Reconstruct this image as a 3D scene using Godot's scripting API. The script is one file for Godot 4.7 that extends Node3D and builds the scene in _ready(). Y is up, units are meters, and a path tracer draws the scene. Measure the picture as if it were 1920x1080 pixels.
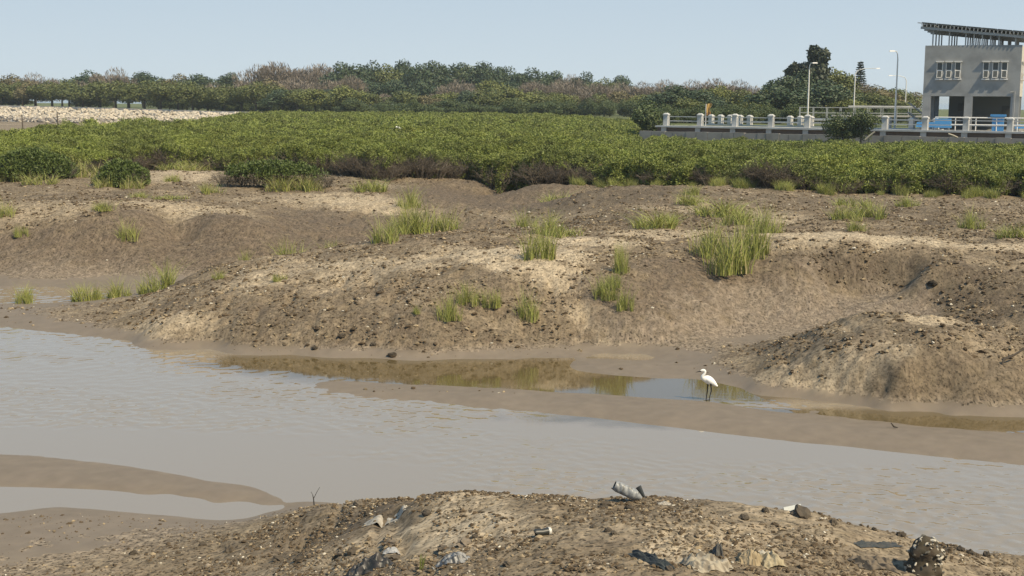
extends Node3D

const F := 2500.0          # focal length in pixels of a 1920 wide picture
const H := 5.4             # camera height above the water, metres
const PITCH := 8.08
const ROLL := 0.4
const SUN := Vector3(0.535, 0.74, 0.41)

var cam_basis: Basis
var rng := RandomNumberGenerator.new()
var n_big := FastNoiseLite.new()
var n_mid := FastNoiseLite.new()
var n_fine := FastNoiseLite.new()
var n_patch := FastNoiseLite.new()
var n_warp := FastNoiseLite.new()
var M := {}
var used := {}

# ---------------------------------------------------------------- helpers
class MB:
	var v := PackedVector3Array()
	var n := PackedVector3Array()
	var c := PackedColorArray()
	var i := PackedInt32Array()
	var col := Color(1, 1, 1)
	func tri(a: Vector3, b: Vector3, d: Vector3) -> void:      # counter-clockwise seen from outside
		var nn := (b - a).cross(d - a).normalized()
		var k := v.size()
		v.append(a); v.append(d); v.append(b)
		for q in 3:
			n.append(nn); c.append(col)
		i.append(k); i.append(k + 1); i.append(k + 2)
	func quad(a: Vector3, b: Vector3, d: Vector3, e: Vector3) -> void:
		var nn := (b - a).cross(d - a).normalized()
		if nn == Vector3.ZERO: nn = (d - a).cross(e - a).normalized()
		var k := v.size()
		v.append(a); v.append(b); v.append(d); v.append(e)
		for q in 4:
			n.append(nn); c.append(col)
		i.append_array(PackedInt32Array([k, k + 2, k + 1, k, k + 3, k + 2]))
	func box(lo: Vector3, hi: Vector3) -> void:
		frustum(lo, hi, 1.0, 1.0)
	func frustum(lo: Vector3, hi: Vector3, tx: float, tz: float) -> void:   # a box whose top is scaled
		var m := (lo + hi) * 0.5
		var p := []
		for y in 2:
			for q in [[0, 0], [1, 0], [1, 1], [0, 1]]:
				var x := lo.x if q[0] == 0 else hi.x
				var z := lo.z if q[1] == 0 else hi.z
				if y == 1:
					x = m.x + (x - m.x) * tx
					z = m.z + (z - m.z) * tz
				p.append(Vector3(x, lo.y if y == 0 else hi.y, z))
		quad(p[0], p[1], p[2], p[3])
		quad(p[7], p[6], p[5], p[4])
		quad(p[3], p[2], p[6], p[7])
		quad(p[1], p[0], p[4], p[5])
		quad(p[2], p[1], p[5], p[6])
		quad(p[0], p[3], p[7], p[4])
	func tube(pts: Array, rad: Array, sides := 6, flat := 1.0) -> void:
		var ref := Vector3(0, 0, 1)
		var t0: Vector3 = (pts[1] - pts[0]).normalized()
		if absf(t0.dot(ref)) > 0.9: ref = Vector3(1, 0, 0)
		var k0 := v.size()
		for q in pts.size():
			var t: Vector3
			if q == 0: t = pts[1] - pts[0]
			elif q == pts.size() - 1: t = pts[q] - pts[q - 1]
			else: t = pts[q + 1] - pts[q - 1]
			t = t.normalized()
			var a := t.cross(ref).normalized()
			var b := a.cross(t).normalized()
			ref = b
			for s in sides:
				var an := TAU * s / sides
				var d := a * cos(an) + b * sin(an) * flat
				v.append(pts[q] + d * rad[q])
				n.append((a * cos(an) * flat + b * sin(an)).normalized()); c.append(col)
		for q in pts.size() - 1:
			for s in sides:
				var s2 := (s + 1) % sides
				var a0 := k0 + q * sides + s
				var a1 := k0 + q * sides + s2
				var b0 := a0 + sides
				var b1 := a1 + sides
				i.append_array(PackedInt32Array([a0, a1, b1, a0, b1, b0]))
		for e in [0, pts.size() - 1]:                            # caps
			var k := v.size()
			var tt: Vector3 = (pts[0] - pts[1]).normalized() if e == 0 else (pts[e] - pts[e - 1]).normalized()
			for s in sides:
				v.append(v[k0 + e * sides + s]); n.append(tt); c.append(col)
			for s in range(1, sides - 1):
				if e == 0: i.append_array(PackedInt32Array([k, k + s + 1, k + s]))
				else: i.append_array(PackedInt32Array([k, k + s, k + s + 1]))
	func leaf(p: Vector3, d: Vector3, side: Vector3, l: float, w: float) -> void:
		var nn := d.cross(side).normalized()
		var k := v.size()
		v.append(p); v.append(p + d * l * 0.45 + side * w * 0.5); v.append(p + d * l); v.append(p + d * l * 0.45 - side * w * 0.5)
		for q in 4:
			n.append(nn); c.append(col)
		i.append_array(PackedInt32Array([k, k + 1, k + 2, k, k + 2, k + 3]))
	func mesh(mat: Material) -> ArrayMesh:
		var arr := []
		arr.resize(Mesh.ARRAY_MAX)
		arr[Mesh.ARRAY_VERTEX] = v
		arr[Mesh.ARRAY_NORMAL] = n
		arr[Mesh.ARRAY_COLOR] = c
		arr[Mesh.ARRAY_INDEX] = i
		var m := ArrayMesh.new()
		m.add_surface_from_arrays(Mesh.PRIMITIVE_TRIANGLES, arr)
		m.surface_set_material(0, mat)
		return m

func lc(r: float, g: float, b: float) -> Color:      # linear base colour -> albedo_color
	return Color(r, g, b).linear_to_srgb()

func numbered(called: String) -> String:
	var k: int = used.get(called, 0)
	used[called] = k + 1
	return called if k == 0 else "%s_%03d" % [called, k]

func thing(called: String, label: String, category: String, where := Vector3.ZERO, turn := 0.0, group := "") -> Node3D:
	var o := Node3D.new()
	o.name = numbered(called)
	add_child(o)
	o.position = where
	o.rotation.y = turn
	tag(o, label, category, group)
	return o

func tag(o: Node, label: String, category: String, group := "", kind := "") -> void:
	if label: o.set_meta("label", label)
	if category: o.set_meta("category", category)
	if group: o.set_meta("group", group)
	if kind: o.set_meta("kind", kind)

func part(called: String, m: Mesh, parent: Node = self, where := Vector3.ZERO) -> MeshInstance3D:
	var o := MeshInstance3D.new()
	o.mesh = m
	o.name = called if parent != self else numbered(called)
	parent.add_child(o, true)
	o.position = where
	return o

func many(called: String, m: Mesh, xf: Array, cols: Array, parent: Node = self) -> MultiMeshInstance3D:
	var mm := MultiMesh.new()
	mm.transform_format = MultiMesh.TRANSFORM_3D
	mm.use_colors = true
	mm.mesh = m
	mm.instance_count = xf.size()
	for k in xf.size():
		mm.set_instance_transform(k, xf[k])
		mm.set_instance_color(k, cols[k])
	var o := MultiMeshInstance3D.new()
	o.multimesh = mm
	o.name = called if parent != self else numbered(called)
	parent.add_child(o, true)
	return o

func ray(u: float, v: float) -> Vector3:
	return cam_basis * Vector3((u - 960.0) / F, -(v - 540.0) / F, -1.0)
func at_h(u: float, v: float, h: float) -> Vector3:
	var d := ray(u, v)
	return Vector3(0, H, 0) + d * ((h - H) / d.y)
func at_d(u: float, v: float, depth: float) -> Vector3:
	var d := ray(u, v)
	return Vector3(0, H, 0) + d * (depth / -d.z)
func ud(u: float, depth: float, h: float) -> Vector3:
	return Vector3((u - 960.0) / F * depth, h, -depth)
func sm(a: float, b: float, x: float) -> float:
	var t := clampf((x - a) / (b - a), 0.0, 1.0)
	return t * t * (3.0 - 2.0 * t)
func pw(table: Array, x: float) -> float:             # piecewise linear
	if x <= table[0][0]: return table[0][1]
	for k in range(1, table.size()):
		if x <= table[k][0]:
			return lerpf(table[k - 1][1], table[k][1], (x - table[k - 1][0]) / (table[k][0] - table[k - 1][0]))
	return table[-1][1]

# ---------------------------------------------------------------- terrain
const SURF := [   # photo column, row, height above the water
	# main channel bed
	[100, 700, -.2], [300, 760, -.25], [500, 800, -.25], [700, 800, -.2], [900, 830, -.2], [1200, 850, -.2], [1500, 890, -.25], [1800, 950, -.3], [1900, 1000, -.3], [0, 800, -.15], [200, 825, -.12], [450, 870, -.15], [700, 890, -.2], [1000, 900, -.25], [1300, 930, -.3], [1700, 900, -.15], [300, 690, -.12], [550, 720, -.08],
	# far shore
	[-60, 604, 0], [0, 612, 0], [120, 625, 0], [250, 640, 0], [400, 655, 0], [550, 665, 0], [700, 671, 0], [850, 673, 0], [1000, 671, 0], [1070, 673, 0], [400, 667, -.06], [700, 685, -.08], [900, 690, -.08],
	# spit and pool
	[490, 712, 0], [600, 716, 0], [750, 721, 0], [900, 727, 0], [1050, 736, 0], [1180, 743, 0], [1330, 753, 0],
	[600, 730, 0], [700, 745, 0], [850, 758, 0], [1000, 772, 0], [1100, 782, 0], [1250, 800, 0], [1500, 830, 0], [1700, 850, 0], [1920, 872, 0],
	[620, 722, .025], [720, 733, .05], [900, 743, .06], [1100, 760, .07], [1250, 780, .07],
	[850, 705, -.06], [1000, 705, -.07], [1100, 718, -.06], [1250, 730, -.06], [1380, 743, -.05],
	[1150, 704, 0], [1250, 711, 0], [1340, 717, 0],
	[1100, 688, .03], [1200, 684, .04], [1300, 672, .06], [1350, 695, .08], [1140, 676, .03],
	# left low tip, back channel
	[80, 595, .1], [-60, 587, .08], [200, 595, .22], [0, 569, 0], [120, 567, 0], [215, 556, 0], [255, 549, .04], [0, 541, 0], [130, 543, 0], [215, 548, 0], [-60, 555, -.16], [0, 555, -.16], [60, 556, -.16], [120, 555, -.14], [175, 554, -.1], [0, 530, .05], [150, 530, .05], [300, 520, .1],
	[-60, 515, .12], [0, 515, .14], [200, 512, .16], [340, 498, .3], [440, 468, .65],
	[0, 460, .85], [200, 460, .85], [340, 450, .85], [-60, 460, .85], [-60, 405, 1.6], [0, 405, 1.6], [150, 405, 1.65], [260, 408, 1.6], [400, 410, 1.5], [480, 418, 1.35],
	[0, 380, 1.75], [200, 370, 1.75], [400, 375, 1.62], [550, 380, 1.5], [0, 345, 1.75], [180, 345, 1.8], [330, 345, 1.75], [330, 320, 2.05],
	# central mound
	[310, 545, .35], [380, 508, .9], [500, 482, 1.15], [640, 462, 1.35], [750, 443, 1.5], [860, 432, 1.65], [970, 425, 1.7],
	[300, 605, .4], [310, 572, .5], [450, 625, .32], [450, 560, .78], [600, 605, .55], [600, 540, 1.0], [600, 490, 1.27], [750, 605, .6], [750, 540, 1.08], [750, 480, 1.45], [900, 620, .42], [900, 560, .97], [900, 500, 1.47], [900, 460, 1.6], [1000, 620, .36], [1050, 560, .92], [1050, 500, 1.47], [1100, 460, 1.65], [1000, 455, 1.65],
	[1120, 650, .08], [1200, 652, .07], [1350, 630, .12], [1480, 605, .22], [1200, 585, .72], [1200, 500, 1.42], [1300, 570, .7], [1300, 510, 1.25], [1300, 470, 1.56], [1400, 560, .62], [1400, 510, 1.15], [1420, 478, 1.5],
	# hollow and right mound
	[1560, 590, .35], [1650, 568, .55], [1550, 535, .85], [1500, 488, 1.45], [1600, 478, 1.52], [1700, 478, 1.52], [1740, 500, 1.38], [1800, 488, 1.47], [1900, 480, 1.52], [1600, 545, .7], [1700, 548, .68], [1750, 575, .5], [1850, 600, .45], [1920, 620, .4], [1850, 545, .95], [1920, 550, .95],
	[1420, 718, .13], [1500, 733, .1], [1600, 742, .12], [1750, 752, .12], [1900, 759, .13], [1500, 690, .45], [1400, 682, .2], [1500, 628, .68], [1600, 598, 1.02], [1700, 588, 1.16], [1800, 598, 1.1], [1920, 640, .85], [1600, 680, .65], [1700, 685, .72], [1700, 630, 1.06], [1800, 685, .7], [1800, 635, 1.02], [1900, 695, .58], [1980, 680, .6],
	# back valley and plateau
	[930, 378, .6], [1000, 390, .75], [900, 346, 1.35], [800, 352, 1.6], [850, 366, 1.2], [750, 350, 1.66], [700, 370, 1.5], [640, 385, 1.4], [650, 425, .95], [560, 442, .85], [700, 400, 1.15], [600, 345, 1.7],
	[1030, 390, 1.3], [1100, 366, 1.78], [1150, 351, 1.98], [1300, 350, 1.92], [1150, 400, 1.76], [1300, 400, 1.76], [1100, 430, 1.7], [1300, 430, 1.7], [1500, 440, 1.66], [1500, 400, 1.76], [1500, 370, 1.78], [1700, 440, 1.62], [1700, 400, 1.76], [1700, 375, 1.78], [1900, 440, 1.62], [1900, 400, 1.76], [1900, 380, 1.76], [1010, 345, 1.6],
	# left bar, near pool, flat
	[100, 985, .06], [250, 1000, .1], [100, 1060, .12], [0, 1080, .12], [350, 990, .1],
	# near bank
	[450, 1000, .25], [540, 958, .12], [450, 1045, .42], [600, 1000, .62], [600, 941, .52], [660, 938, .75], [760, 925, 1.05], [850, 918, 1.3], [930, 925, 1.32], [1000, 940, 1.36], [1200, 945, 1.42], [1400, 955, 1.42], [1500, 962, 1.38], [1600, 985, 1.27], [1750, 1015, 1.12], [1920, 1050, .92],
	[600, 1060, .8], [760, 1000, 1.1], [760, 1070, 1.2], [1000, 1000, 1.38], [1000, 1070, 1.42], [1300, 1010, 1.46], [1300, 1075, 1.5], [1600, 1040, 1.32], [1750, 1075, 1.2], [1900, 1078, .98], [900, 975, 1.27]]
const LINES := [   # height, then points of a line at that height
	[0.0, [-60, 848], [0, 852], [100, 858], [250, 876], [330, 890], [400, 904], [500, 925], [565, 938]],
	[.035, [-60, 882], [100, 889], [300, 909], [430, 930]],
	[0.0, [-60, 911], [0, 914], [150, 920], [270, 928], [400, 943], [530, 955]],
	[-.07, [-60, 938], [60, 934], [200, 939], [300, 946], [430, 960]],
	[0.0, [-60, 968], [0, 962], [100, 949], [230, 958], [350, 969], [430, 975], [495, 967]],
	[0.0, [1400, 730], [1460, 745], [1540, 764], [1700, 775], [1960, 788]],
	[-.1, [1470, 760], [1550, 772], [1700, 785], [1960, 801]],
	[0.0, [1400, 763], [1460, 772], [1540, 782], [1700, 796], [1960, 815]],
	[.07, [1380, 793], [1700, 824], [1960, 845]]]
const HID := [    # column, distance, height: places the photograph does not see
	[1500, 29, .2], [1600, 29.5, .2], [1700, 29.3, .25], [1800, 28.8, .25], [1920, 27.8, .2], [860, 42.5, .45], [740, 41.5, .35], [980, 43, .75], [640, 39.5, .35], [500, 37.8, .15], [400, 37, .12], [570, 41, .4],
	[660, 17.4, -.03], [760, 17, -.1], [850, 16.5, -.12], [1000, 16, -.15], [1200, 15.6, -.18], [1500, 15.5, -.2], [1750, 15.3, -.2], [1920, 15, -.22], [2100, 14.5, -.2], [2100, 12.6, .8],
	[960, 9, 1.5], [300, 9, .9], [1700, 9, 1.35], [960, 5, 2.0], [300, 5, 2.0], [1700, 5, 2.0], [-900, 6, 2], [2800, 6, 2], [-200, 12, .2], [-200, 16, .05], [2300, 18, -.2], [-300, 20, -.1], [-300, 26, -.2], [2300, 22, .1], [2300, 27, .6], [2300, 33, 1.4], [-300, 33, .1], [-300, 38, .2], [-300, 42, 1.4],
	[0, 62, 1.65], [500, 66, 1.6], [960, 70, 1.5], [1400, 62, 1.65], [1900, 60, 1.65], [-300, 52, 1.7], [2300, 50, 1.7], [0, 80, 1.3], [960, 80, 1.3], [1900, 80, 1.3], [-300, 80, 1.3], [2300, 80, 1.3], [500, 80, 1.3], [1400, 80, 1.3]]
const GX0 := -34.0
const GD0 := 0.0
const GS := 1.0 / 3.0
const GNX := 205
const GND := 253
var grid := PackedFloat32Array()

func solve_terrain() -> void:
	var px := PackedFloat64Array()
	var pz := PackedFloat64Array()
	var ph := PackedFloat64Array()
	for a in SURF:
		var p := at_h(a[0], a[1], a[2])
		px.append(p.x); pz.append(-p.z); ph.append(a[2])
	for l in LINES:
		for k in range(1, l.size() - 1):
			var n_seg := maxi(1, int(round((l[k + 1][0] - l[k][0]) / 75.0)))
			for q in (n_seg + 1 if k == l.size() - 2 else n_seg):
				var p := at_h(lerpf(l[k][0], l[k + 1][0], q / float(n_seg)), lerpf(l[k][1], l[k + 1][1], q / float(n_seg)), l[0])
				px.append(p.x); pz.append(-p.z); ph.append(l[0])
	for a in HID:
		px.append((a[0] - 960.0) / F * a[1]); pz.append(a[1]); ph.append(a[2])
	var n := px.size()
	var w := n + 1
	var rows := []
	for r in n:
		var row := PackedFloat64Array()
		row.resize(w + 1)
		for q in n:
			var d := sqrt((px[r] - px[q]) * (px[r] - px[q]) + (pz[r] - pz[q]) * (pz[r] - pz[q]))
			row[q] = pow(d, 1.35)
		if true: row[r] -= 0.001
		row[n] = 1.0
		row[w] = ph[r]
		rows.append(row)
	var last := PackedFloat64Array()
	last.resize(w + 1)
	for q in n: last[q] = 1.0
	rows.append(last)
	for k in w:
		var best := k
		for r in range(k + 1, w):
			if absf(rows[r][k]) > absf(rows[best][k]): best = r
		if best != k:
			var t = rows[k]; rows[k] = rows[best]; rows[best] = t
		var pr: PackedFloat64Array = rows[k]
		for r in range(k + 1, w):
			var rr: PackedFloat64Array = rows[r]
			var f := rr[k] / pr[k]
			if f != 0.0:
				for q in range(k, w + 1):
					rr[q] -= f * pr[q]
			rows[r] = rr
	var sol := PackedFloat64Array()
	sol.resize(w)
	for k in range(w - 1, -1, -1):
		var s: float = rows[k][w]
		for q in range(k + 1, w): s -= rows[k][q] * sol[q]
		sol[k] = s / rows[k][k]
	grid.resize(GNX * GND)
	for j in GND:
		var d := GD0 + j * GS
		for i in GNX:
			var x := GX0 + i * GS
			if absf(x) > d * 0.5 + 8.0:
				grid[j * GNX + i] = NAN
				continue
			var s := sol[n]
			for q in n:
				var dx := x - px[q]
				var dz := d - pz[q]
				s += sol[q] * pow(dx * dx + dz * dz, 0.675)
			grid[j * GNX + i] = s
	for j in GND:                                    # outside the fan: carry the edge value outward
		var lo := 0
		while is_nan(grid[j * GNX + lo]): lo += 1
		for i in lo: grid[j * GNX + i] = grid[j * GNX + lo]
		var hi := GNX - 1
		while is_nan(grid[j * GNX + hi]): hi -= 1
		for i in range(hi + 1, GNX): grid[j * GNX + i] = grid[j * GNX + hi]

func cubic(a: float, b: float, c: float, d: float, t: float) -> float:
	return b + 0.5 * t * (c - a + t * (2.0 * a - 5.0 * b + 4.0 * c - d + t * (3.0 * (b - c) + d - a)))

const DBACK := [[-400, 86], [0, 92], [150, 112], [350, 128], [420, 160], [480, 203], [640, 210], [1000, 204], [1200, 193], [1222, 150], [1236, 113], [1960, 95], [2300, 90]]
const DFRONT := [[-400, 58], [0, 60], [150, 63], [300, 68], [480, 67], [600, 66], [700, 63], [870, 65], [1000, 63], [1150, 60], [1300, 57.5], [1450, 54.5], [1550, 53.5], [1900, 52], [2300, 51]]

func smooth_h(x: float, d: float) -> float:
	var fx := clampf((x - GX0) / GS, 1.0, GNX - 3.01)
	var fz := clampf((d - GD0) / GS, 1.0, GND - 3.01)
	var i := int(fx)
	var j := int(fz)
	var tx := fx - i
	var tz := fz - j
	var o := (j - 1) * GNX + i - 1
	var h := cubic(cubic(grid[o], grid[o + 1], grid[o + 2], grid[o + 3], tx), cubic(grid[o + GNX], grid[o + GNX + 1], grid[o + GNX + 2], grid[o + GNX + 3], tx), cubic(grid[o + 2 * GNX], grid[o + 2 * GNX + 1], grid[o + 2 * GNX + 2], grid[o + 2 * GNX + 3], tx), cubic(grid[o + 3 * GNX], grid[o + 3 * GNX + 1], grid[o + 3 * GNX + 2], grid[o + 3 * GNX + 3], tx), tz)
	if d > 70.0:
		var far := 1.3
		var u := 960.0 + x / d * F
		if u < 700.0: far = lerpf(1.3, 0.45, sm(0.0, 12.0, d - pw(DBACK, u)) * (1.0 - sm(430.0, 600.0, u)))
		far = lerpf(far, -3.0, sm(430.0, 470.0, d))
		h = lerpf(h, far, sm(70.0, 80.0, d))
	return h

func ground_h(x: float, d: float) -> float:
	var h := smooth_h(x, d)
	var dry := sm(0.05, 0.35, h)
	if d < 75.0 and dry > 0.0:
		var near := 1.0 - sm(14.0, 24.0, d)
		h += dry * (n_big.get_noise_2d(x, d) * 0.10 + n_mid.get_noise_2d(x, d) * lerpf(0.07, 0.035, near) + n_fine.get_noise_2d(x, d) * lerpf(0.035, 0.022, near))
		# rain-cut rills on the steep flanks
		var r := n_patch.get_noise_2d(x * 7.0, d * 1.3 + x * 2.0)
		h -= dry * sm(0.15, 0.6, absf(h - 0.8) * -1.0 + 0.9) * sm(0.2, 0.55, r) * 0.08
	else:
		h += n_mid.get_noise_2d(x, d) * 0.002
	return h

# patches of other soil, some on the hollow walls with shade painted in: column, row, height, half-width, half-depth, kind, strength
const SOIL := [
	[960, 478, 1.6, 2.0, 1.6, 0, .95], [1090, 458, 1.65, 1.8, 1.3, 0, .9], [860, 470, 1.6, 1.5, 1.2, 0, .6], [700, 500, 1.3, 2.0, 1.3, 0, .5], [560, 500, 1.2, 1.5, 1.2, 0, .5], [480, 530, .95, 1.2, .9, 0, .45],
	[1600, 452, 1.6, 3.2, 1.5, 0, .9], [1700, 464, 1.57, 2.0, .8, 0, .9], [1870, 468, 1.54, 1.6, .9, 0, .8], [1530, 455, 1.6, 1.5, 1.7, 0, .8], [690, 374, 1.5, 2.2, 3.0, 0, .75], [330, 330, 1.9, 2.0, 4.0, 0, .75], [370, 398, 1.58, 3.0, 1.6, 0, .7], [560, 375, 1.5, 2.5, 2.5, 0, .5], [780, 350, 1.6, 2.2, 2.5, 0, .45],
	[60, 395, 1.7, 2.5, 2.0, 0, .35], [1250, 440, 1.7, 2.0, 1.4, 0, .6], [1230, 392, 1.76, 1.8, 1.6, 0, .55], [1450, 405, 1.75, 1.6, 1.6, 0, .6], [1010, 350, 1.6, 2.0, 2.5, 0, .45],
	[1050, 540, 1.05, .9, .7, 0, .75], [1110, 580, .75, .8, .6, 0, .7], [1180, 620, .4, .7, .5, 0, .5], [1010, 505, 1.4, .7, .6, 0, .7],
	[1560, 700, .45, 1.6, .6, 0, .65], [1640, 665, .8, 1.0, .4, 0, .4], [1740, 605, 1.12, .9, .6, 0, .75], [1450, 715, .15, 1.2, .5, 0, .5], [1560, 560, .6, .9, .4, 0, .5], [1480, 470, 1.55, 1.2, .8, 0, .5],
	[1100, 1010, 1.4, 1.5, .6, 0, .3], [1350, 990, 1.44, 1.3, .5, 0, .3], [700, 1040, 1.0, 1.2, .8, 0, .3], [1700, 1050, 1.2, 1.0, .8, 0, .3], [870, 950, 1.32, .65, .55, 0, .55], [880, 985, 1.3, .55, .4, 0, .8], [960, 990, 1.37, .35, .35, 0, .5], [1245, 1045, 1.48, .35, .35, 0, .8], [1450, 965, 1.42, .6, .4, 0, .4], [730, 1000, 1.05, .5, .4, 0, .35], [1850, 1065, 1.0, .4, .5, 0, .4], [250, 630, .08, 2.2, .7, 0, .5], [200, 640, .02, 2.0, .5, 0, .4],
	[900, 430, 1.66, 1.6, 1.3, 1, .9], [780, 458, 1.45, 1.8, 1.2, 1, .6], [1150, 358, 1.95, 3.5, 3.5, 1, .75], [1180, 410, 1.75, 3.0, 2.0, 1, .55], [150, 375, 1.75, 3.5, 3.0, 1, .55], [280, 372, 1.7, 2.0, 1.5, 1, .7], [850, 605, .55, 2.6, 1.1, 1, .45], [620, 620, .4, 2.6, .9, 1, .45], [480, 610, .45, 1.6, .9, 1, .35], [1860, 550, .92, 2.4, 1.6, 1, .85], [1530, 512, 1.1, 1.3, .9, 1, .85], [1620, 515, 1.05, 1.2, .8, 1, .7], [1690, 520, 1.0, 1.0, .7, 1, .7], [1800, 715, .45, 2.2, 1.0, 1, .6], [1560, 650, .8, 1.0, .8, 1, .45], [1720, 620, 1.1, .7, .4, 1, .5], [1250, 560, .85, 2.0, 1.2, 1, .3],  # round the right hollow: dark clods with the walls' shade painted in
	[700, 440, 1.45, 1.5, 1.2, 1, .6], [1640, 400, 1.76, 3.5, 2.6, 1, .5], [1840, 415, 1.75, 2.0, 2.0, 1, .5], [500, 350, 1.7, 3.0, 4.0, 1, .35], [1450, 375, 1.78, 4.0, 2.5, 1, .4],
	[720, 965, .9, 1.0, .6, 1, .6], [1200, 975, 1.43, 1.2, .5, 1, .5], [1600, 1030, 1.3, .8, .7, 1, .45], [560, 1010, .5, 1.0, .9, 1, .5], [1000, 1040, 1.4, 1.2, .4, 1, .3],
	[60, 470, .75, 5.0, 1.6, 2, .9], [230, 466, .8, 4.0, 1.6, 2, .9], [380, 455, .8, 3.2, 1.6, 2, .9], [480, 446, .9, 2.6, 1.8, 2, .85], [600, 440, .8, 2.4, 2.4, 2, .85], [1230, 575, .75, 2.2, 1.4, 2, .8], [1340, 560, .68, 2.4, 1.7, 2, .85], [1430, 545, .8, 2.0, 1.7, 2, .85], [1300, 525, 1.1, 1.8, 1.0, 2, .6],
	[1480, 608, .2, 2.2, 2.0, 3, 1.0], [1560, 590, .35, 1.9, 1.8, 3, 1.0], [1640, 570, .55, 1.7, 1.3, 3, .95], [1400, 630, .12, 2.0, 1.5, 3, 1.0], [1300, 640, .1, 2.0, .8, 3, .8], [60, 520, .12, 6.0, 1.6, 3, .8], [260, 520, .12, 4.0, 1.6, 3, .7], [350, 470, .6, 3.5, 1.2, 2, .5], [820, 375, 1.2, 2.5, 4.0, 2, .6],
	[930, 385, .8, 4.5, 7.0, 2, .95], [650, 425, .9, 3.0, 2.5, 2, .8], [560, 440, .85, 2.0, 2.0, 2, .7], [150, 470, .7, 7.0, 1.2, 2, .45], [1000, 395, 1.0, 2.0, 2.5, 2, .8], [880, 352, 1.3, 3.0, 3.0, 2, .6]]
var soil_at := []
var soil_by_d := []

func soil_color(x: float, d: float, h: float) -> Color:
	var a := n_patch.get_noise_2d(x * 1.7, d * 1.7)
	var b := n_warp.get_noise_2d(x, d)
	var e := n_mid.get_noise_2d(x * 2.3 + 40.0, d * 2.3)
	# what the soil is made of, patchy by noise and by the SOIL list of places; the hollow's dark places also hold painted shade
	var c := Vector3(.235, .183, .122)
	c = c.lerp(Vector3(.345, .272, .183), sm(-.05, .5, a + e * .35))
	c = c.lerp(Vector3(.165, .127, .088), sm(.05, .5, b + e * .4) * .7)
	if d < 82.0 and d > 0.0:
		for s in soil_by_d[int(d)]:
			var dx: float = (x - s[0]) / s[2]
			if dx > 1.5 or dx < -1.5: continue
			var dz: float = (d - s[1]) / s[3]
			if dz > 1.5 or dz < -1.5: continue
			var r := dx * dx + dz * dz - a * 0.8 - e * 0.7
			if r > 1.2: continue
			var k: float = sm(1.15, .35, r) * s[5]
			if s[4] == 0: c = c.lerp(Vector3(.50, .405, .28), k)
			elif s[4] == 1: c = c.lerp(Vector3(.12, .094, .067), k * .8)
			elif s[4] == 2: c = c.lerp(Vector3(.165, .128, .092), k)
			else: c = c.lerp(Vector3(.25, .2, .148), k)
	if h < 0.22:                                      # silt of the flats: one even grey-brown
		c = c.lerp(Vector3(.275, .222, .165) * (1.0 + b * .06 + e * .04), sm(.22, .06, h + a * .05))
	if d > 80.0:
		c = Vector3(.30, .24, .17) * (1.0 + .25 * a)
	var f := 1.38 * (1.0 + n_fine.get_noise_2d(x * 1.7, d * 1.7 + 9.0) * lerpf(.05, .3, sm(.08, .3, h)))
	return Color(c.x * f, c.y * f, c.z * f)

func steps(list: Array) -> PackedFloat32Array:       # [[from, step], ..., [end, 0]]
	var out := PackedFloat32Array()
	for k in list.size() - 1:
		var a: float = list[k][0]
		var n := int(round((list[k + 1][0] - a) / list[k][1]))
		for q in n: out.append(a + (list[k + 1][0] - a) * q / n)
	out.append(list[-1][0])
	return out

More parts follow.
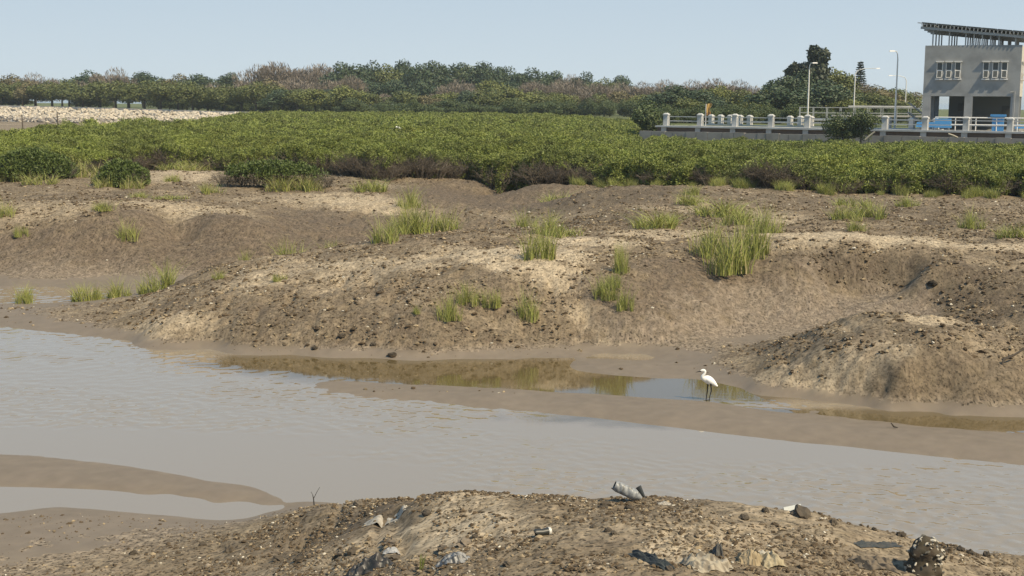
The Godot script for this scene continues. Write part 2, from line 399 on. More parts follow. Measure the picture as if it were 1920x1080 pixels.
func build_ground() -> void:
	for s in SOIL:
		var p := at_h(s[0], s[1], s[2])
		soil_at.append([p.x, -p.z, s[3], s[4], s[5], s[6]])
	for k in 90:
		var row := []
		for q in soil_at:
			if q[1] + 1.5 * q[3] > k and q[1] - 1.5 * q[3] < k + 1: row.append(q)
		soil_by_d.append(row)
	var pos := steps([[0.0, .085], [8.0, .16], [17.0, .33], [34.0, 3.0], [130.0, 60.0], [1500.0, 0]])
	var xs := PackedFloat32Array()
	for k in range(pos.size() - 1, 0, -1): xs.append(-pos[k])
	xs.append_array(pos)
	var ds := steps([[-10.0, 1.0], [4.0, .35], [11.0, .06], [17.5, .1], [31.0, .14], [46.0, .33], [75.0, 4.0], [480.0, 60.0], [900.0, 0]])
	var nx := xs.size()
	var nd := ds.size()
	var v := PackedVector3Array(); v.resize(nx * nd)
	var n := PackedVector3Array(); n.resize(nx * nd)
	var c := PackedColorArray(); c.resize(nx * nd)
	for j in nd:
		for i in nx:
			var h := ground_h(xs[i], ds[j])
			if ds[j] > 22.0 and ds[j] < 60.0 and h > .15 and absf(xs[i]) < 26.0:      # rills run down the flanks
				var x := xs[i]; var d := ds[j]
				var g := Vector2(smooth_h(x + .4, d) - smooth_h(x - .4, d), smooth_h(x, d + .4) - smooth_h(x, d - .4))
				var steep := sm(.12, .4, g.length())
				if steep > 0.0:
					g = g.normalized()
					h -= steep * .05 * sm(.0, .5, n_fine.get_noise_2d((x * -g.y + d * g.x) * .8, (x * g.x + d * g.y) * .1))
			v[j * nx + i] = Vector3(xs[i], h, -ds[j])
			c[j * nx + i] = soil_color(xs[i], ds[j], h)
	var dry := PackedInt32Array()
	var wet := PackedInt32Array()
	for j in nd:
		for i in nx:
			var i0 := maxi(i - 1, 0); var i1 := mini(i + 1, nx - 1)
			var j0 := maxi(j - 1, 0); var j1 := mini(j + 1, nd - 1)
			var tx := v[j * nx + i1] - v[j * nx + i0]
			var tz := v[j1 * nx + i] - v[j0 * nx + i]
			n[j * nx + i] = tx.cross(tz).normalized()
			if n[j * nx + i].y < 0.0: n[j * nx + i] = -n[j * nx + i]
			if i < nx - 1 and j < nd - 1:
				var a := j * nx + i
				var quad := PackedInt32Array([a, a + nx + 1, a + 1, a, a + nx, a + nx + 1])
				if v[a].y < 0.1 + 0.04 * n_mid.get_noise_2d(xs[i] * 1.5, ds[j] * 1.5) and ds[j] < 60.0: wet.append_array(quad)
				else: dry.append_array(quad)
	var m := ArrayMesh.new()
	for k in 2:
		var arr := []
		arr.resize(Mesh.ARRAY_MAX)
		arr[Mesh.ARRAY_VERTEX] = v
		arr[Mesh.ARRAY_NORMAL] = n
		arr[Mesh.ARRAY_COLOR] = c
		arr[Mesh.ARRAY_INDEX] = dry if k == 0 else wet
		m.add_surface_from_arrays(Mesh.PRIMITIVE_TRIANGLES, arr)
		m.surface_set_material(k, M.soil if k == 0 else M.silt)
	var o := part("ground", m)
	tag(o, "brown mud and sand ground with eroded mounds and flats", "", "", "structure")

func build_water() -> void:
	var calm := []
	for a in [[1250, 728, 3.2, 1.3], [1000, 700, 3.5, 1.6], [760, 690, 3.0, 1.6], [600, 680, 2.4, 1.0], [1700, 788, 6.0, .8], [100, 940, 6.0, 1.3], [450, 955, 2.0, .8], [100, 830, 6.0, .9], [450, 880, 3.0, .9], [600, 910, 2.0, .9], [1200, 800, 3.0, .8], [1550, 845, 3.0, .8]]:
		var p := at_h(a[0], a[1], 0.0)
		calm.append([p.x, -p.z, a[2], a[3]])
	var rip := FastNoiseLite.new(); rip.seed = 71; rip.frequency = 3.6; rip.fractal_octaves = 2
	var swell := FastNoiseLite.new(); swell.seed = 72; swell.frequency = .35
	var v := PackedVector3Array(); var n := PackedVector3Array(); var c := PackedColorArray(); var ix := PackedInt32Array()
	for patch in [[-9.6, .046, 13.4, .044, 418, 252], [-19.5, .085, 24.31, .075, 400, 285]]:
		var x0: float = patch[0]; var dx: float = patch[1]; var d0: float = patch[2]; var dd: float = patch[3]
		var nx: int = patch[4]; var nd: int = patch[5]
		var hs := PackedFloat32Array(); hs.resize(nx * nd)
		var need := PackedByteArray(); need.resize(nx * nd)
		var silt := PackedFloat32Array(); silt.resize(nx * nd)  # low where the banks' brown reflection is painted in, with less silt
		for j in nd:
			var d := d0 + j * dd
			for i in nx:
				var x := x0 + i * dx
				need[j * nx + i] = 1 if absf(x) < d * .42 + 1.0 and smooth_h(x, d) < .09 else 0
				if need[j * nx + i] == 0: continue
				var amp := 1.0
				var silt_reflect := 1.0
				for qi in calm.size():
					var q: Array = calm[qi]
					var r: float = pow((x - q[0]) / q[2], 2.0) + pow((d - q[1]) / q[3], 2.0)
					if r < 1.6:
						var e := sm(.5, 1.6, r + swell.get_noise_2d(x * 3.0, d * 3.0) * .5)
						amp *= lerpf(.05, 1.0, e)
						if qi < 5: silt_reflect *= e  # first calm pools take the painted bank reflection
				silt[j * nx + i] = silt_reflect
				amp *= .5 + .7 * sm(-.4, .5, swell.get_noise_2d(x * .5 + 30.0, d))
				amp *= 1.0 + 1.2 * sm(32.5, 34.5, d) + .35 * sm(21.0, 17.0, d)
				hs[j * nx + i] = amp * (.0115 * rip.get_noise_2d(x * .8 + d * .15, d) + .0014 * sin(9.0 * d + 3.2 * x + 3.0 * swell.get_noise_2d(x, d)))
		var id := PackedInt32Array(); id.resize(nx * nd)
		for j in range(1, nd - 1):
			for i in range(1, nx - 1):
				var k := j * nx + i
				id[k] = v.size()
				if need[k] == 0 and need[k - 1] == 0 and need[k - nx] == 0 and need[k - nx - 1] == 0: continue
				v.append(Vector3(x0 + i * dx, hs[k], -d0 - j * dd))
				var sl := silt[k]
				c.append(Color(lerpf(.12, .262, sl), lerpf(.088, .212, sl), lerpf(.042, .152, sl)))  # low end: olive-brown reflection of the banks put into the vertex colour
				n.append(Vector3(-(hs[k + 1] - hs[k - 1]) / (2 * dx), 1.0, (hs[k + nx] - hs[k - nx]) / (2 * dd)).normalized())
		for j in range(1, nd - 2):
			for i in range(1, nx - 2):
				var k := j * nx + i
				if need[k]: ix.append_array(PackedInt32Array([id[k], id[k + nx + 1], id[k + 1], id[k], id[k + nx], id[k + nx + 1]]))
	var arr := []
	arr.resize(Mesh.ARRAY_MAX)
	arr[Mesh.ARRAY_VERTEX] = v
	arr[Mesh.ARRAY_NORMAL] = n
	arr[Mesh.ARRAY_COLOR] = c
	arr[Mesh.ARRAY_INDEX] = ix
	var m := ArrayMesh.new()
	m.add_surface_from_arrays(Mesh.PRIMITIVE_TRIANGLES, arr)
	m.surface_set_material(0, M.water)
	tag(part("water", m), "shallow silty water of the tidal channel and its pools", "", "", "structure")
	var s := MB.new()
	s.quad(Vector3(-6000, 0, -470), Vector3(6000, 0, -470), Vector3(6000, 0, -9000), Vector3(-6000, 0, -9000))
	tag(part("sea", s.mesh(M.sea)), "open sea beyond the trees", "", "", "structure")

# ---------------------------------------------------------------- materials
func noise_image(seed_: int, freq: float, oct: int, size: int) -> Image:
	var f := FastNoiseLite.new()
	f.seed = seed_
	f.frequency = freq
	f.fractal_octaves = oct
	f.noise_type = FastNoiseLite.TYPE_SIMPLEX_SMOOTH
	var im := f.get_seamless_image(size, size)
	im.convert(Image.FORMAT_L8)
	return im

func tone_texture(seed_: int, freq: float, oct: int, size: int, lo: float, hi: float) -> ImageTexture:
	var im := noise_image(seed_, freq, oct, size)
	var data := im.get_data()
	for k in data.size():
		data[k] = int(clampf(lerpf(lo, hi, data[k] / 255.0), 0.0, 1.0) * 255.0)
	var out := Image.create_from_data(size, size, false, Image.FORMAT_L8, data)
	out.convert(Image.FORMAT_RGB8)
	return ImageTexture.create_from_image(out)

func speckled(seed_: int, size: int) -> ImageTexture:      # soil with dark crumbs and pale grit
	var a := noise_image(seed_, .02, 5, size).get_data()
	var b := noise_image(seed_ + 30, .05, 3, size).get_data()
	var c := noise_image(seed_ + 60, .09, 2, size).get_data()
	for k in a.size():
		var t := lerpf(.60, 1.0, a[k] / 255.0)
		t *= lerpf(1.0, .52, sm(.60, .74, b[k] / 255.0))
		t = lerpf(t, 1.0, sm(.74, .84, c[k] / 255.0) * .8)
		a[k] = int(t * 255.0)
	var out := Image.create_from_data(size, size, false, Image.FORMAT_L8, a)
	out.convert(Image.FORMAT_RGB8)
	return ImageTexture.create_from_image(out)

func normal_texture(seed_: int, freq: float, oct: int, size: int, strength: float) -> ImageTexture:
	var im := noise_image(seed_, freq, oct, size)
	im.convert(Image.FORMAT_RGBA8)
	im.bump_map_to_normal_map(strength)
	return ImageTexture.create_from_image(im)

func mat(col: Color, rough: float, vertex := false) -> StandardMaterial3D:
	var m := StandardMaterial3D.new()
	m.albedo_color = col
	m.roughness = rough
	m.vertex_color_use_as_albedo = vertex
	return m

func leafy(back: Color) -> StandardMaterial3D:
	var m := mat(Color.WHITE, .62, true)
	m.cull_mode = BaseMaterial3D.CULL_DISABLED
	m.backlight_enabled = true
	m.backlight = back
	return m

func make_materials() -> void:
	var s := mat(Color.WHITE, .93, true)
	s.uv1_triplanar = true
	s.uv1_world_triplanar = true
	s.uv1_scale = Vector3.ONE / 1.9
	s.albedo_texture = speckled(11, 512)
	s.normal_enabled = true
	s.normal_texture = normal_texture(12, .03, 5, 512, 7.0)
	s.normal_scale = .8
	s.metallic_specular = .25
	M.soil = s
	var w: StandardMaterial3D = s.duplicate()
	w.roughness = .62
	w.metallic_specular = .3
	w.albedo_texture = tone_texture(13, .012, 4, 512, .70, .77)
	w.normal_texture = normal_texture(14, .03, 4, 512, 2.0)
	w.normal_scale = .05
	w.uv1_scale = Vector3.ONE / 2.6
	M.silt = w
	var wa := mat(Color.WHITE, .05, true)
	wa.metallic_specular = 1.0
	M.water = wa
	M.sea = mat(lc(.12, .16, .17), .15)
	M.stone = mat(Color.WHITE, .95, true)
	M.stone.metallic_specular = .2
	M.leaf = leafy(lc(.10, .125, .02))
	M.grass = leafy(lc(.14, .16, .03))
	M.twig = mat(Color.WHITE, .9, true)
	M.bark = mat(lc(.10, .08, .06), .9)
	var cc := mat(lc(.272, .28, .28), .9)
	cc.uv1_triplanar = true
	cc.uv1_world_triplanar = true
	cc.uv1_scale = Vector3.ONE / 5.0
	cc.albedo_texture = tone_texture(21, .008, 5, 512, .84, 1.08)
	M.render = cc
	var white := cc.duplicate()
	white.albedo_color = lc(.53, .525, .505)
	M.white = white
	var grey := cc.duplicate()
	grey.albedo_color = lc(.30, .28, .25)
	M.concrete = grey
	var pier := cc.duplicate()
	pier.albedo_color = lc(.42, .41, .39)
	M.pier = pier
	var red := cc.duplicate()
	red.albedo_color = lc(.15, .105, .082)
	M.brick = red
	M.steel = mat(lc(.32, .33, .33), .5)
	M.dark = mat(lc(.03, .033, .034), .6)
	M.interior = mat(lc(.075, .085, .085), .9)
	M.frame = mat(lc(.72, .70, .66), .5)
	M.glass = mat(lc(.035, .045, .045), .12)
	M.blue = mat(lc(.06, .24, .50), .5)
	M.smoky = mat(lc(.05, .055, .052), .5)
	M.panel = mat(lc(.02, .025, .035), .25)
	M.lawn = mat(lc(.10, .115, .035), .95)
	M.deck = mat(lc(.42, .40, .37), .9)
	M.plastic = mat(Color.WHITE, .45, true)
	M.cloth = mat(Color.WHITE, .9, true)
	M.cloth.cull_mode = BaseMaterial3D.CULL_DISABLED
	M.feather = mat(lc(.82, .81, .77), .8)
	M.black = mat(lc(.012, .012, .012), .5)

# ---------------------------------------------------------------- small meshes
func stone_mesh(seed_: int, flatness: float, rough: float, fine := false) -> ArrayMesh:
	var r := RandomNumberGenerator.new()
	r.seed = seed_
	var nz := FastNoiseLite.new()
	nz.seed = seed_
	nz.frequency = 1.1
	var b := MB.new()
	var oct := [Vector3(1, 0, 0), Vector3(0, 0, 1), Vector3(-1, 0, 0), Vector3(0, 0, -1)]
	for q in 4:
		for top in [1, -1]:
			var A: Vector3 = oct[q]; var B: Vector3 = oct[(q + 1) % 4]; var C := Vector3(0, top, 0)
			if top == 1: var t := A; A = B; B = t
			var ab := (A + B).normalized(); var bc := (B + C).normalized(); var ca := (C + A).normalized()
			var faces := [[A, ab, ca], [ab, B, bc], [ca, bc, C], [ab, bc, ca]]
			if fine:
				var more := []
				for f in faces:
					var x: Vector3 = (f[0] + f[1]).normalized(); var y: Vector3 = (f[1] + f[2]).normalized(); var z: Vector3 = (f[2] + f[0]).normalized()
					more.append_array([[f[0], x, z], [x, f[1], y], [z, y, f[2]], [x, y, z]])
				faces = more
			for f in faces:
				var p := []
				for e in f:
					var k := 1.0 + rough * nz.get_noise_3dv(e * 1.6 + Vector3(seed_, 0, 0)) * 1.6
					p.append(Vector3(e.x * k, e.y * k * flatness, e.z * k * .8))
				var c := r.randf_range(.85, 1.12)
				b.col = Color(c, c, c)
				b.tri(p[0], p[1], p[2])
	return b.mesh(M.stone)

func clump_mesh(seed_: int, leaves: int, len_: float, wid: float) -> ArrayMesh:
	var r := RandomNumberGenerator.new()
	r.seed = seed_
	var b := MB.new()
	for k in leaves:
		var dir := Vector3(r.randfn(), r.randfn() * .8 + .35, r.randfn()).normalized()
		var side := dir.cross(Vector3(r.randfn(), r.randfn(), r.randfn())).normalized()
		var c := r.randf_range(.84, 1.16)
		b.col = Color(c, c * r.randf_range(.96, 1.04), c)
		b.leaf(dir * r.randf_range(.15, .8), dir.slerp(Vector3(r.randfn(), r.randfn(), r.randfn()).normalized(), .35), side, len_ * r.randf_range(.7, 1.2), wid * r.randf_range(.7, 1.2))
	return b.mesh(M.leaf)

func twig_into(b: MB, r: RandomNumberGenerator, p: Vector3, dir: Vector3, l: float, rad: float, depth: int) -> void:
	var mid := p + dir * l * .5 + Vector3(r.randfn(), r.randfn(), r.randfn()) * l * .06
	var tip := p + dir * l
	var g := r.randf_range(.75, 1.2)
	b.col = Color(.145 * g, .122 * g, .095 * g)
	b.tube([p, mid, tip], [rad, rad * .8, rad * .5], 3)
	if depth == 0: return
	for k in r.randi_range(2, 4):
		var d2 := (dir + Vector3(r.randfn(), r.randfn() * .6 + .15, r.randfn()) * .6).normalized()
		twig_into(b, r, p.lerp(tip, r.randf_range(.35, 1.0)), d2, l * r.randf_range(.45, .75), rad * .6, depth - 1)

func twig_mesh(seed_: int) -> ArrayMesh:        # a leafless shrub about 1 m high
	var r := RandomNumberGenerator.new()
	r.seed = seed_
	var b := MB.new()
	for k in 6:
		var a := r.randf() * TAU
		twig_into(b, r, Vector3(cos(a) * .08, -.05, sin(a) * .08), Vector3(cos(a) * .55, 1, sin(a) * .55).normalized(), r.randf_range(.45, .6), .012, 2)
	return b.mesh(M.twig)

func grass_mesh(seed_: int, blades: int, dead: float) -> ArrayMesh:   # 1 m high, 1 m across
	var r := RandomNumberGenerator.new()
	r.seed = seed_
	var b := MB.new()
	var hubs := []
	for k in 15:
		var ha := r.randf() * TAU
		var hq := sqrt(r.randf()) * .36
		hubs.append([Vector3(cos(ha) * hq, 0, sin(ha) * hq), r.randf_range(.55, 1.0) * (1.0 - hq * .9)])
	for k in blades:
		var hub: Array = hubs[mini(r.randi() % 15, r.randi() % 15)]
		var a := r.randf() * TAU
		var q := absf(r.randfn()) * .06
		var p: Vector3 = hub[0] + Vector3(cos(a) * q, -.04, sin(a) * q)
		var hgt: float = r.randf_range(.35, 1.0) * hub[1] * 1.15
		var lean := Vector3(cos(a), 0, sin(a)) * r.randf_range(.0, .65) + Vector3(r.randfn(), 0, r.randfn()) * .2
		var side := Vector3(r.randfn(), 0, r.randfn()).normalized()
		var g := r.randf_range(.7, 1.25)
		b.col = Color(.34 * g, .29 * g, .15 * g) if r.randf() < dead else Color(.285 * g, .305 * g, .078 * g)
		var w := r.randf_range(.005, .011)
		var last := [p - side * w, p + side * w]
		for s in range(1, 5):
			var t := s / 4.0
			var c := p + Vector3(0, hgt * t, 0) + lean * hgt * t * t - Vector3(0, lean.length() * hgt * .25 * t * t, 0)
			var ww := w * (1.0 - t * .92)
			b.quad(last[0], last[1], c + side * ww, c - side * ww)
			last = [c - side * ww, c + side * ww]
	return b.mesh(M.grass)

# ---------------------------------------------------------------- trees
func crown_mesh(seed_: int, kind: String) -> ArrayMesh:      # unit crown: height 0..1, width 1
	var r := RandomNumberGenerator.new()
	r.seed = seed_
	var b := MB.new()
	var lobes := []
	var tall := kind == "shaggy"
	var bush := kind == "bush"
	var base := .05 if bush else .24
	for k in (34 if tall else 15):
		var a := r.randf() * TAU
		var rad := r.randf_range(.14, .24)
		if tall:
			var y := (k + .5) / 34.0
			var reach := .38 * (1.0 - y * .8) * sqrt(r.randf())
			lobes.append([Vector3(cos(a) * reach, y * .92, sin(a) * reach), r.randf_range(.06, .15) * (1.3 - y * .6)])
		else:
			var q := r.randf_range(.08, .34)
			var y := base + rad + r.randf() * (.98 - base - 2.0 * rad) * (1.0 - q * q * 3.2)
			lobes.append([Vector3(cos(a) * q, y, sin(a) * q), rad])
	if not tall: lobes.append([Vector3(r.randf_range(-.08, .08), .80, r.randf_range(-.08, .08)), .2])
	var n := 5200 if not tall else 9000
	if kind == "bare": n = 3400
	for k in n:
		var l: Array = lobes[r.randi() % lobes.size()]
		var dir := Vector3(r.randfn(), r.randfn() * .8 + .25, r.randfn()).normalized()
		var p: Vector3 = l[0] + dir * l[1] * (.55 + .5 * pow(r.randf(), .6))
		if p.y < 0.0: continue
		var g := r.randf_range(.7, 1.3)
		if kind == "bare":
			b.col = Color(g, g, g)
			var up: Vector3 = ((p - Vector3(0, .1, 0)).normalized() + Vector3(r.randfn(), r.randfn() + .5, r.randfn()) * .35).normalized()
			b.leaf(p - up * .05, up, up.cross(Vector3(r.randfn(), r.randfn(), r.randfn())).normalized(), r.randf_range(.06, .13), r.randf_range(.007, .014))
		else:
			b.col = Color(g, g * r.randf_range(.92, 1.08), g * r.randf_range(.8, 1.1))
			var d := (dir + Vector3(r.randfn(), r.randfn(), r.randfn()) * .7).normalized()
			var side := d.cross(Vector3(r.randfn(), r.randfn(), r.randfn())).normalized()
			var s := r.randf_range(.023, .042)
			b.leaf(p, side.cross(d), side, s * 1.3, s)
	return b.mesh(M.leaf)

func trunk_mesh(seed_: int) -> ArrayMesh:          # unit tree: forks reach into the crown
	var r := RandomNumberGenerator.new()
	r.seed = seed_
	var b := MB.new()
	var bend := Vector3(r.randf_range(-.03, .03), 0, r.randf_range(-.03, .03))
	var fork := Vector3(0, .3, 0) + bend
	b.tube([Vector3(0, -.05, 0), Vector3(0, .12, 0) + bend * .7, fork], [.032, .024, .02], 7)
	for k in 6:
		var a := TAU * k / 6.0 + r.randf_range(-.4, .4)
		var tip := fork + Vector3(cos(a) * r.randf_range(.12, .3), r.randf_range(.25, .5), sin(a) * r.randf_range(.12, .3))
		b.tube([fork - Vector3(0, .02, 0), fork.lerp(tip, .5) + Vector3(0, .02, 0), tip], [.014, .009, .003], 5)
	return b.mesh(M.bark)

var crowns := {}
var trunks := []
var tinted := {}
const TINT := {"dark": [.052, .08, .033], "olive": [.118, .135, .034], "yellow": [.155, .17, .04], "bare": [.21, .172, .132], "bush": [.078, .105, .03], "shaggy": [.055, .068, .038], "rust": [.165, .14, .06]}
const TREE_WORD := {"dark": "dense dark green round-topped tree", "olive": "olive green spreading tree", "yellow": "yellow green bushy tree", "bare": "leafless grey-brown twiggy tree", "bush": "low dense green bush", "shaggy": "tall ragged dark green tree", "rust": "rusty olive tree with thinning leaves"}

func crown_of(kind: String, k: int) -> ArrayMesh:
	var key := kind + str(k)
	if not tinted.has(key):
		var form := kind if kind in ["bare", "bush", "shaggy"] else "round"
		var m: ArrayMesh = crown_mesh(100 + k * 7 + hash(kind) % 50, form)
		var t: Array = TINT[kind]
		var mt: StandardMaterial3D = M.leaf.duplicate()
		mt.albedo_color = lc(t[0], t[1], t[2])
		mt.backlight = lc(t[0] * .5, t[1] * .55, t[2] * .3)
		if kind == "bare": mt.backlight_enabled = false
		m.surface_set_material(0, mt)
		tinted[key] = m
	return tinted[key]

func tree(u: float, vtop: float, wpx: float, depth: float, kind: String, base_h: float, where_words: String, group: String) -> void:
	var top := at_d(u, vtop, depth)
	var hgt := top.y - base_h
	var wid := wpx * depth / F * (1.25 if kind != "shaggy" else 1.1)
	var called := "bush" if kind == "bush" else "tree"
	var size_word := ("tall " if hgt > 10.2 else "low " if hgt < 6.0 else "") + ("broad " if wid > 12.0 else "slender " if wid < 8.0 else "")
	if group == "" or kind == "bush" or kind == "shaggy": size_word = ""
	var t := thing(called, size_word + TREE_WORD[kind] + " " + where_words, called, Vector3(top.x, base_h, top.z), rng.randf() * TAU, group)
	var cr := part("foliage" if kind == "bush" else "crown", crown_of(kind, rng.randi() % 3), t)
	cr.scale = Vector3(wid, hgt, wid)
	var tr := part("trunk", trunks[rng.randi() % trunks.size()], t)
	tr.scale = Vector3(wid, hgt, wid) if kind != "bush" else Vector3(wid, hgt * .6, wid)

# embankment edge: column, distance, height
const EDGE := [[-400, 285, 3.3], [-150, 270, 3.1], [0, 260, 3.0], [200, 247, 2.83], [400, 234, 2.45], [600, 221, 2.4], [640, 218, 2.4], [1000, 212, 2.4], [1215, 200, 2.6], [1230, 118, 3.05]]
func edge_d(u: float) -> float:
	var t := []
	for e in EDGE: t.append([e[0], e[1]])
	return pw(t, u)
func edge_h(u: float) -> float:
	var t := []
	for e in EDGE: t.append([e[0], e[2]])
	return pw(t, u)

func build_tree_belt() -> void:
	for k in 5: trunks.append(trunk_mesh(300 + k))
	var g := "trees of the far belt"
	# skyline
	for a in [[165, 131, 75, "dark"], [212, 127, 80, "bare"], [268, 133, 75, "dark"], [330, 138, 60, "rust"], [372, 137, 75, "dark"], [430, 135, 60, "dark"], [-40, 135, 90, "olive"], [20, 139, 70, "rust"], [65, 137, 80, "bare"], [115, 148, 60, "olive"],
			[480, 122, 90, "bare"], [530, 115, 110, "bare"], [590, 118, 110, "bare"], [640, 115, 70, "dark"], [700, 113, 65, "dark"], [755, 111, 65, "dark"], [815, 113, 70, "dark"], [860, 116, 70, "dark"], [905, 114, 75, "dark"], [955, 124, 60, "dark"], [995, 126, 65, "dark"], [1040, 132, 60, "dark"], [1098, 134, 55, "dark"], [1168, 140, 60, "dark"], [1130, 146, 60, "olive"], [670, 119, 75, "dark"], [728, 120, 70, "olive"], [787, 118, 75, "dark"], [838, 121, 80, "dark"], [884, 122, 70, "olive"], [930, 124, 70, "dark"], [1018, 134, 70, "dark"], [1070, 140, 70, "bare"], [560, 128, 90, "bare"]]:
		tree(a[0], a[1], a[2], 292.0 + rng.randf_range(-6, 10), a[3], 2.8, "on the skyline of the far belt", g)
	# middle layer
	for a in [[40, 152, 70, "olive"], [95, 155, 60, "rust"], [140, 152, 75, "bare"], [185, 156, 60, "rust"], [240, 155, 70, "olive"], [300, 155, 70, "bare"], [350, 158, 60, "olive"], [405, 155, 60, "bare"], [450, 152, 70, "bare"], [500, 148, 80, "rust"], [555, 145, 90, "bare"], [610, 150, 80, "bare"], [650, 140, 70, "bare"],
			[690, 150, 80, "dark"], [740, 148, 70, "dark"], [790, 150, 75, "dark"], [850, 150, 80, "bare"], [885, 155, 80, "bare"], [920, 148, 70, "yellow"], [960, 152, 70, "dark"], [1010, 150, 75, "bare"], [1060, 150, 80, "bare"], [1110, 155, 80, "bare"], [1160, 155, 80, "bare"], [1210, 153, 80, "bare"], [1255, 150, 80, "bare"]]:
		tree(a[0], a[1], a[2], 268.0 + rng.randf_range(-6, 8), a[3], 2.7, "in the middle of the far belt", g)
	# front row
	var u := -60.0
	while u < 655.0:
		var d := edge_d(u) + rng.randf_range(4, 9)
		var k: String = ["olive", "olive", "bush", "yellow", "rust", "olive"][rng.randi() % 6] if u < 380 else ["olive", "yellow", "olive", "dark"][rng.randi() % 4]
		if k == "bush": k = "olive"
		tree(u, 152.0 + u * .015 + rng.randf_range(-8, 8), rng.randf_range(58, 80), d, k, edge_h(u), "in the front row above the rock slope", "front row trees above the rock slope")
		u += rng.randf_range(24, 34)
	# bushes filling between the trunks on the right half of that row
	for k in 26:
		var uu := 420.0 + k * 9.0 + rng.randf_range(-4, 4)
		tree(uu, 188.0 + rng.randf_range(-5, 6), rng.randf_range(28, 44), edge_d(uu) + 14.0 + rng.randf_range(0, 6), "bush", edge_h(uu), "under the front row trees", "bushes under the front row trees")
	for k in 22:
		var uu := -50.0 + k * 22.0 + rng.randf_range(-9, 9)
		if absf(uu - 95.0) < 40.0 or absf(uu - 248.0) < 40.0: continue
		tree(uu, 176.0 + rng.randf_range(-5, 5), rng.randf_range(44, 62), edge_d(uu) + 18.0, "bush", edge_h(uu), "in the shade behind the front row trees", "bushes in the shade behind the front row")
	# low front growth between the trees and the mangroves
	for a in [[670, 168, 70, "olive"], [715, 175, 60, "bare"], [755, 170, 75, "olive"], [800, 178, 60, "rust"], [845, 172, 70, "yellow"], [880, 168, 60, "dark"], [920, 165, 75, "olive"], [965, 163, 80, "yellow"], [1010, 168, 70, "olive"], [1050, 172, 65, "yellow"], [1090, 170, 70, "bare"], [1125, 174, 60, "olive"], [1165, 170, 70, "rust"], [1200, 176, 60, "yellow"], [1235, 172, 60, "olive"]]:
		tree(a[0], a[1], a[2], 236.0 + rng.randf_range(-5, 5), a[3], 2.4, "in the low front of the far belt", "low trees in front of the far belt")
	for k in 32:
		var uu := 650.0 + k * 18.5 + rng.randf_range(-8, 8)
		tree(uu, 190.0 + rng.randf_range(-8, 7), rng.randf_range(34, 62), 219.0 + rng.randf_range(-3, 6), "bush", 2.35, "along the back edge of the mangroves", "bushes along the back edge of the mangroves")
	# behind the promenade
	var gp := "trees behind the promenade"
	for a in [[1262, 158, 95, 172, "dark"], [1310, 166, 85, 168, "dark"], [1350, 160, 80, 176, "yellow"], [1390, 168, 80, 170, "olive"], [1428, 172, 70, 166, "yellow"], [1285, 182, 80, 150, "olive"], [1340, 186, 80, 150, "dark"], [1400, 190, 70, 148, "olive"], [1462, 158, 110, 150, "dark"], [1500, 172, 80, 152, "dark"],
			[1300, 150, 80, 215, "bare"], [1350, 148, 95, 215, "bare"], [1385, 150, 80, 218, "bare"], [1425, 166, 70, 215, "bare"], [1600, 145, 95, 190, "bare"], [1570, 152, 80, 186, "rust"], [1640, 160, 95, 180, "rust"], [1680, 165, 80, 185, "olive"], [1632, 172, 80, 160, "olive"], [1560, 180, 70, 158, "olive"], [1712, 172, 60, 190, "rust"], [1590, 185, 80, 155, "yellow"], [1670, 186, 80, 158, "olive"]]:
		tree(a[0], a[1], a[2], a[3], a[4], 3.0, "behind the promenade", gp)
	for k in 22:
		var uu := 1232.0 + k * 13.0 + rng.randf_range(-5, 5)
		tree(uu, 200.0 + rng.randf_range(-8, 6), rng.randf_range(36, 60), 136.0 + rng.randf_range(-3, 6), "bush", 2.9, "at the back of the promenade", "bushes at the back of the promenade")
	for k in 16:
		var uu := 1505.0 + k * 14.0 + rng.randf_range(-5, 5)
		tree(uu, 205.0 + rng.randf_range(-5, 6), rng.randf_range(30, 50), 146.0 + rng.randf_range(-3, 6), "bush", 2.9, "behind the raised walkway", "bushes behind the raised walkway")
	tree(1532, 84, 130, 165, "shaggy", 3.0, "standing tallest behind the street lamps", "")
	tree(1492, 116, 100, 166, "shaggy", 3.0, "beside the tallest tree, half its width", "")
	for a in [[1470, 142, 90, 160, "dark"], [1508, 132, 95, 163, "dark"], [1562, 128, 85, 168, "olive"], [1545, 150, 110, 158, "dark"], [1600, 165, 90, 165, "olive"], [1655, 170, 80, 170, "rust"], [1440, 168, 90, 155, "olive"]]:
		tree(a[0], a[1], a[2], a[3], a[4], 3.0, "crowding round the tallest ragged tree", "trees round the tallest tree")
	tree(1218, 188, 80, 117, "bush", 1.2, "at the end of the white balustrade", "")
	tree(1582, 208, 62, 101, "bush", 2.2, "growing over the white balustrade, left half", "")
	tree(1617, 203, 58, 100.5, "bush", 2.2, "growing over the white balustrade, right half", "")
	# a tiered conifer
	var p := at_d(1614, 114, 200)
	var hp := p.y - 3.0
	var t := thing("conifer_tree", "narrow tiered dark conifer behind the street lamps", "tree", Vector3(p.x, 3.0, p.z))
	var b := MB.new()
	b.tube([Vector3(0, 0, 0), Vector3(0, hp * .5, 0), Vector3(0, hp, 0)], [.18, .1, .02], 6)
	part("trunk", b.mesh(M.bark), t)
	var c := MB.new()
	var y := hp * .22
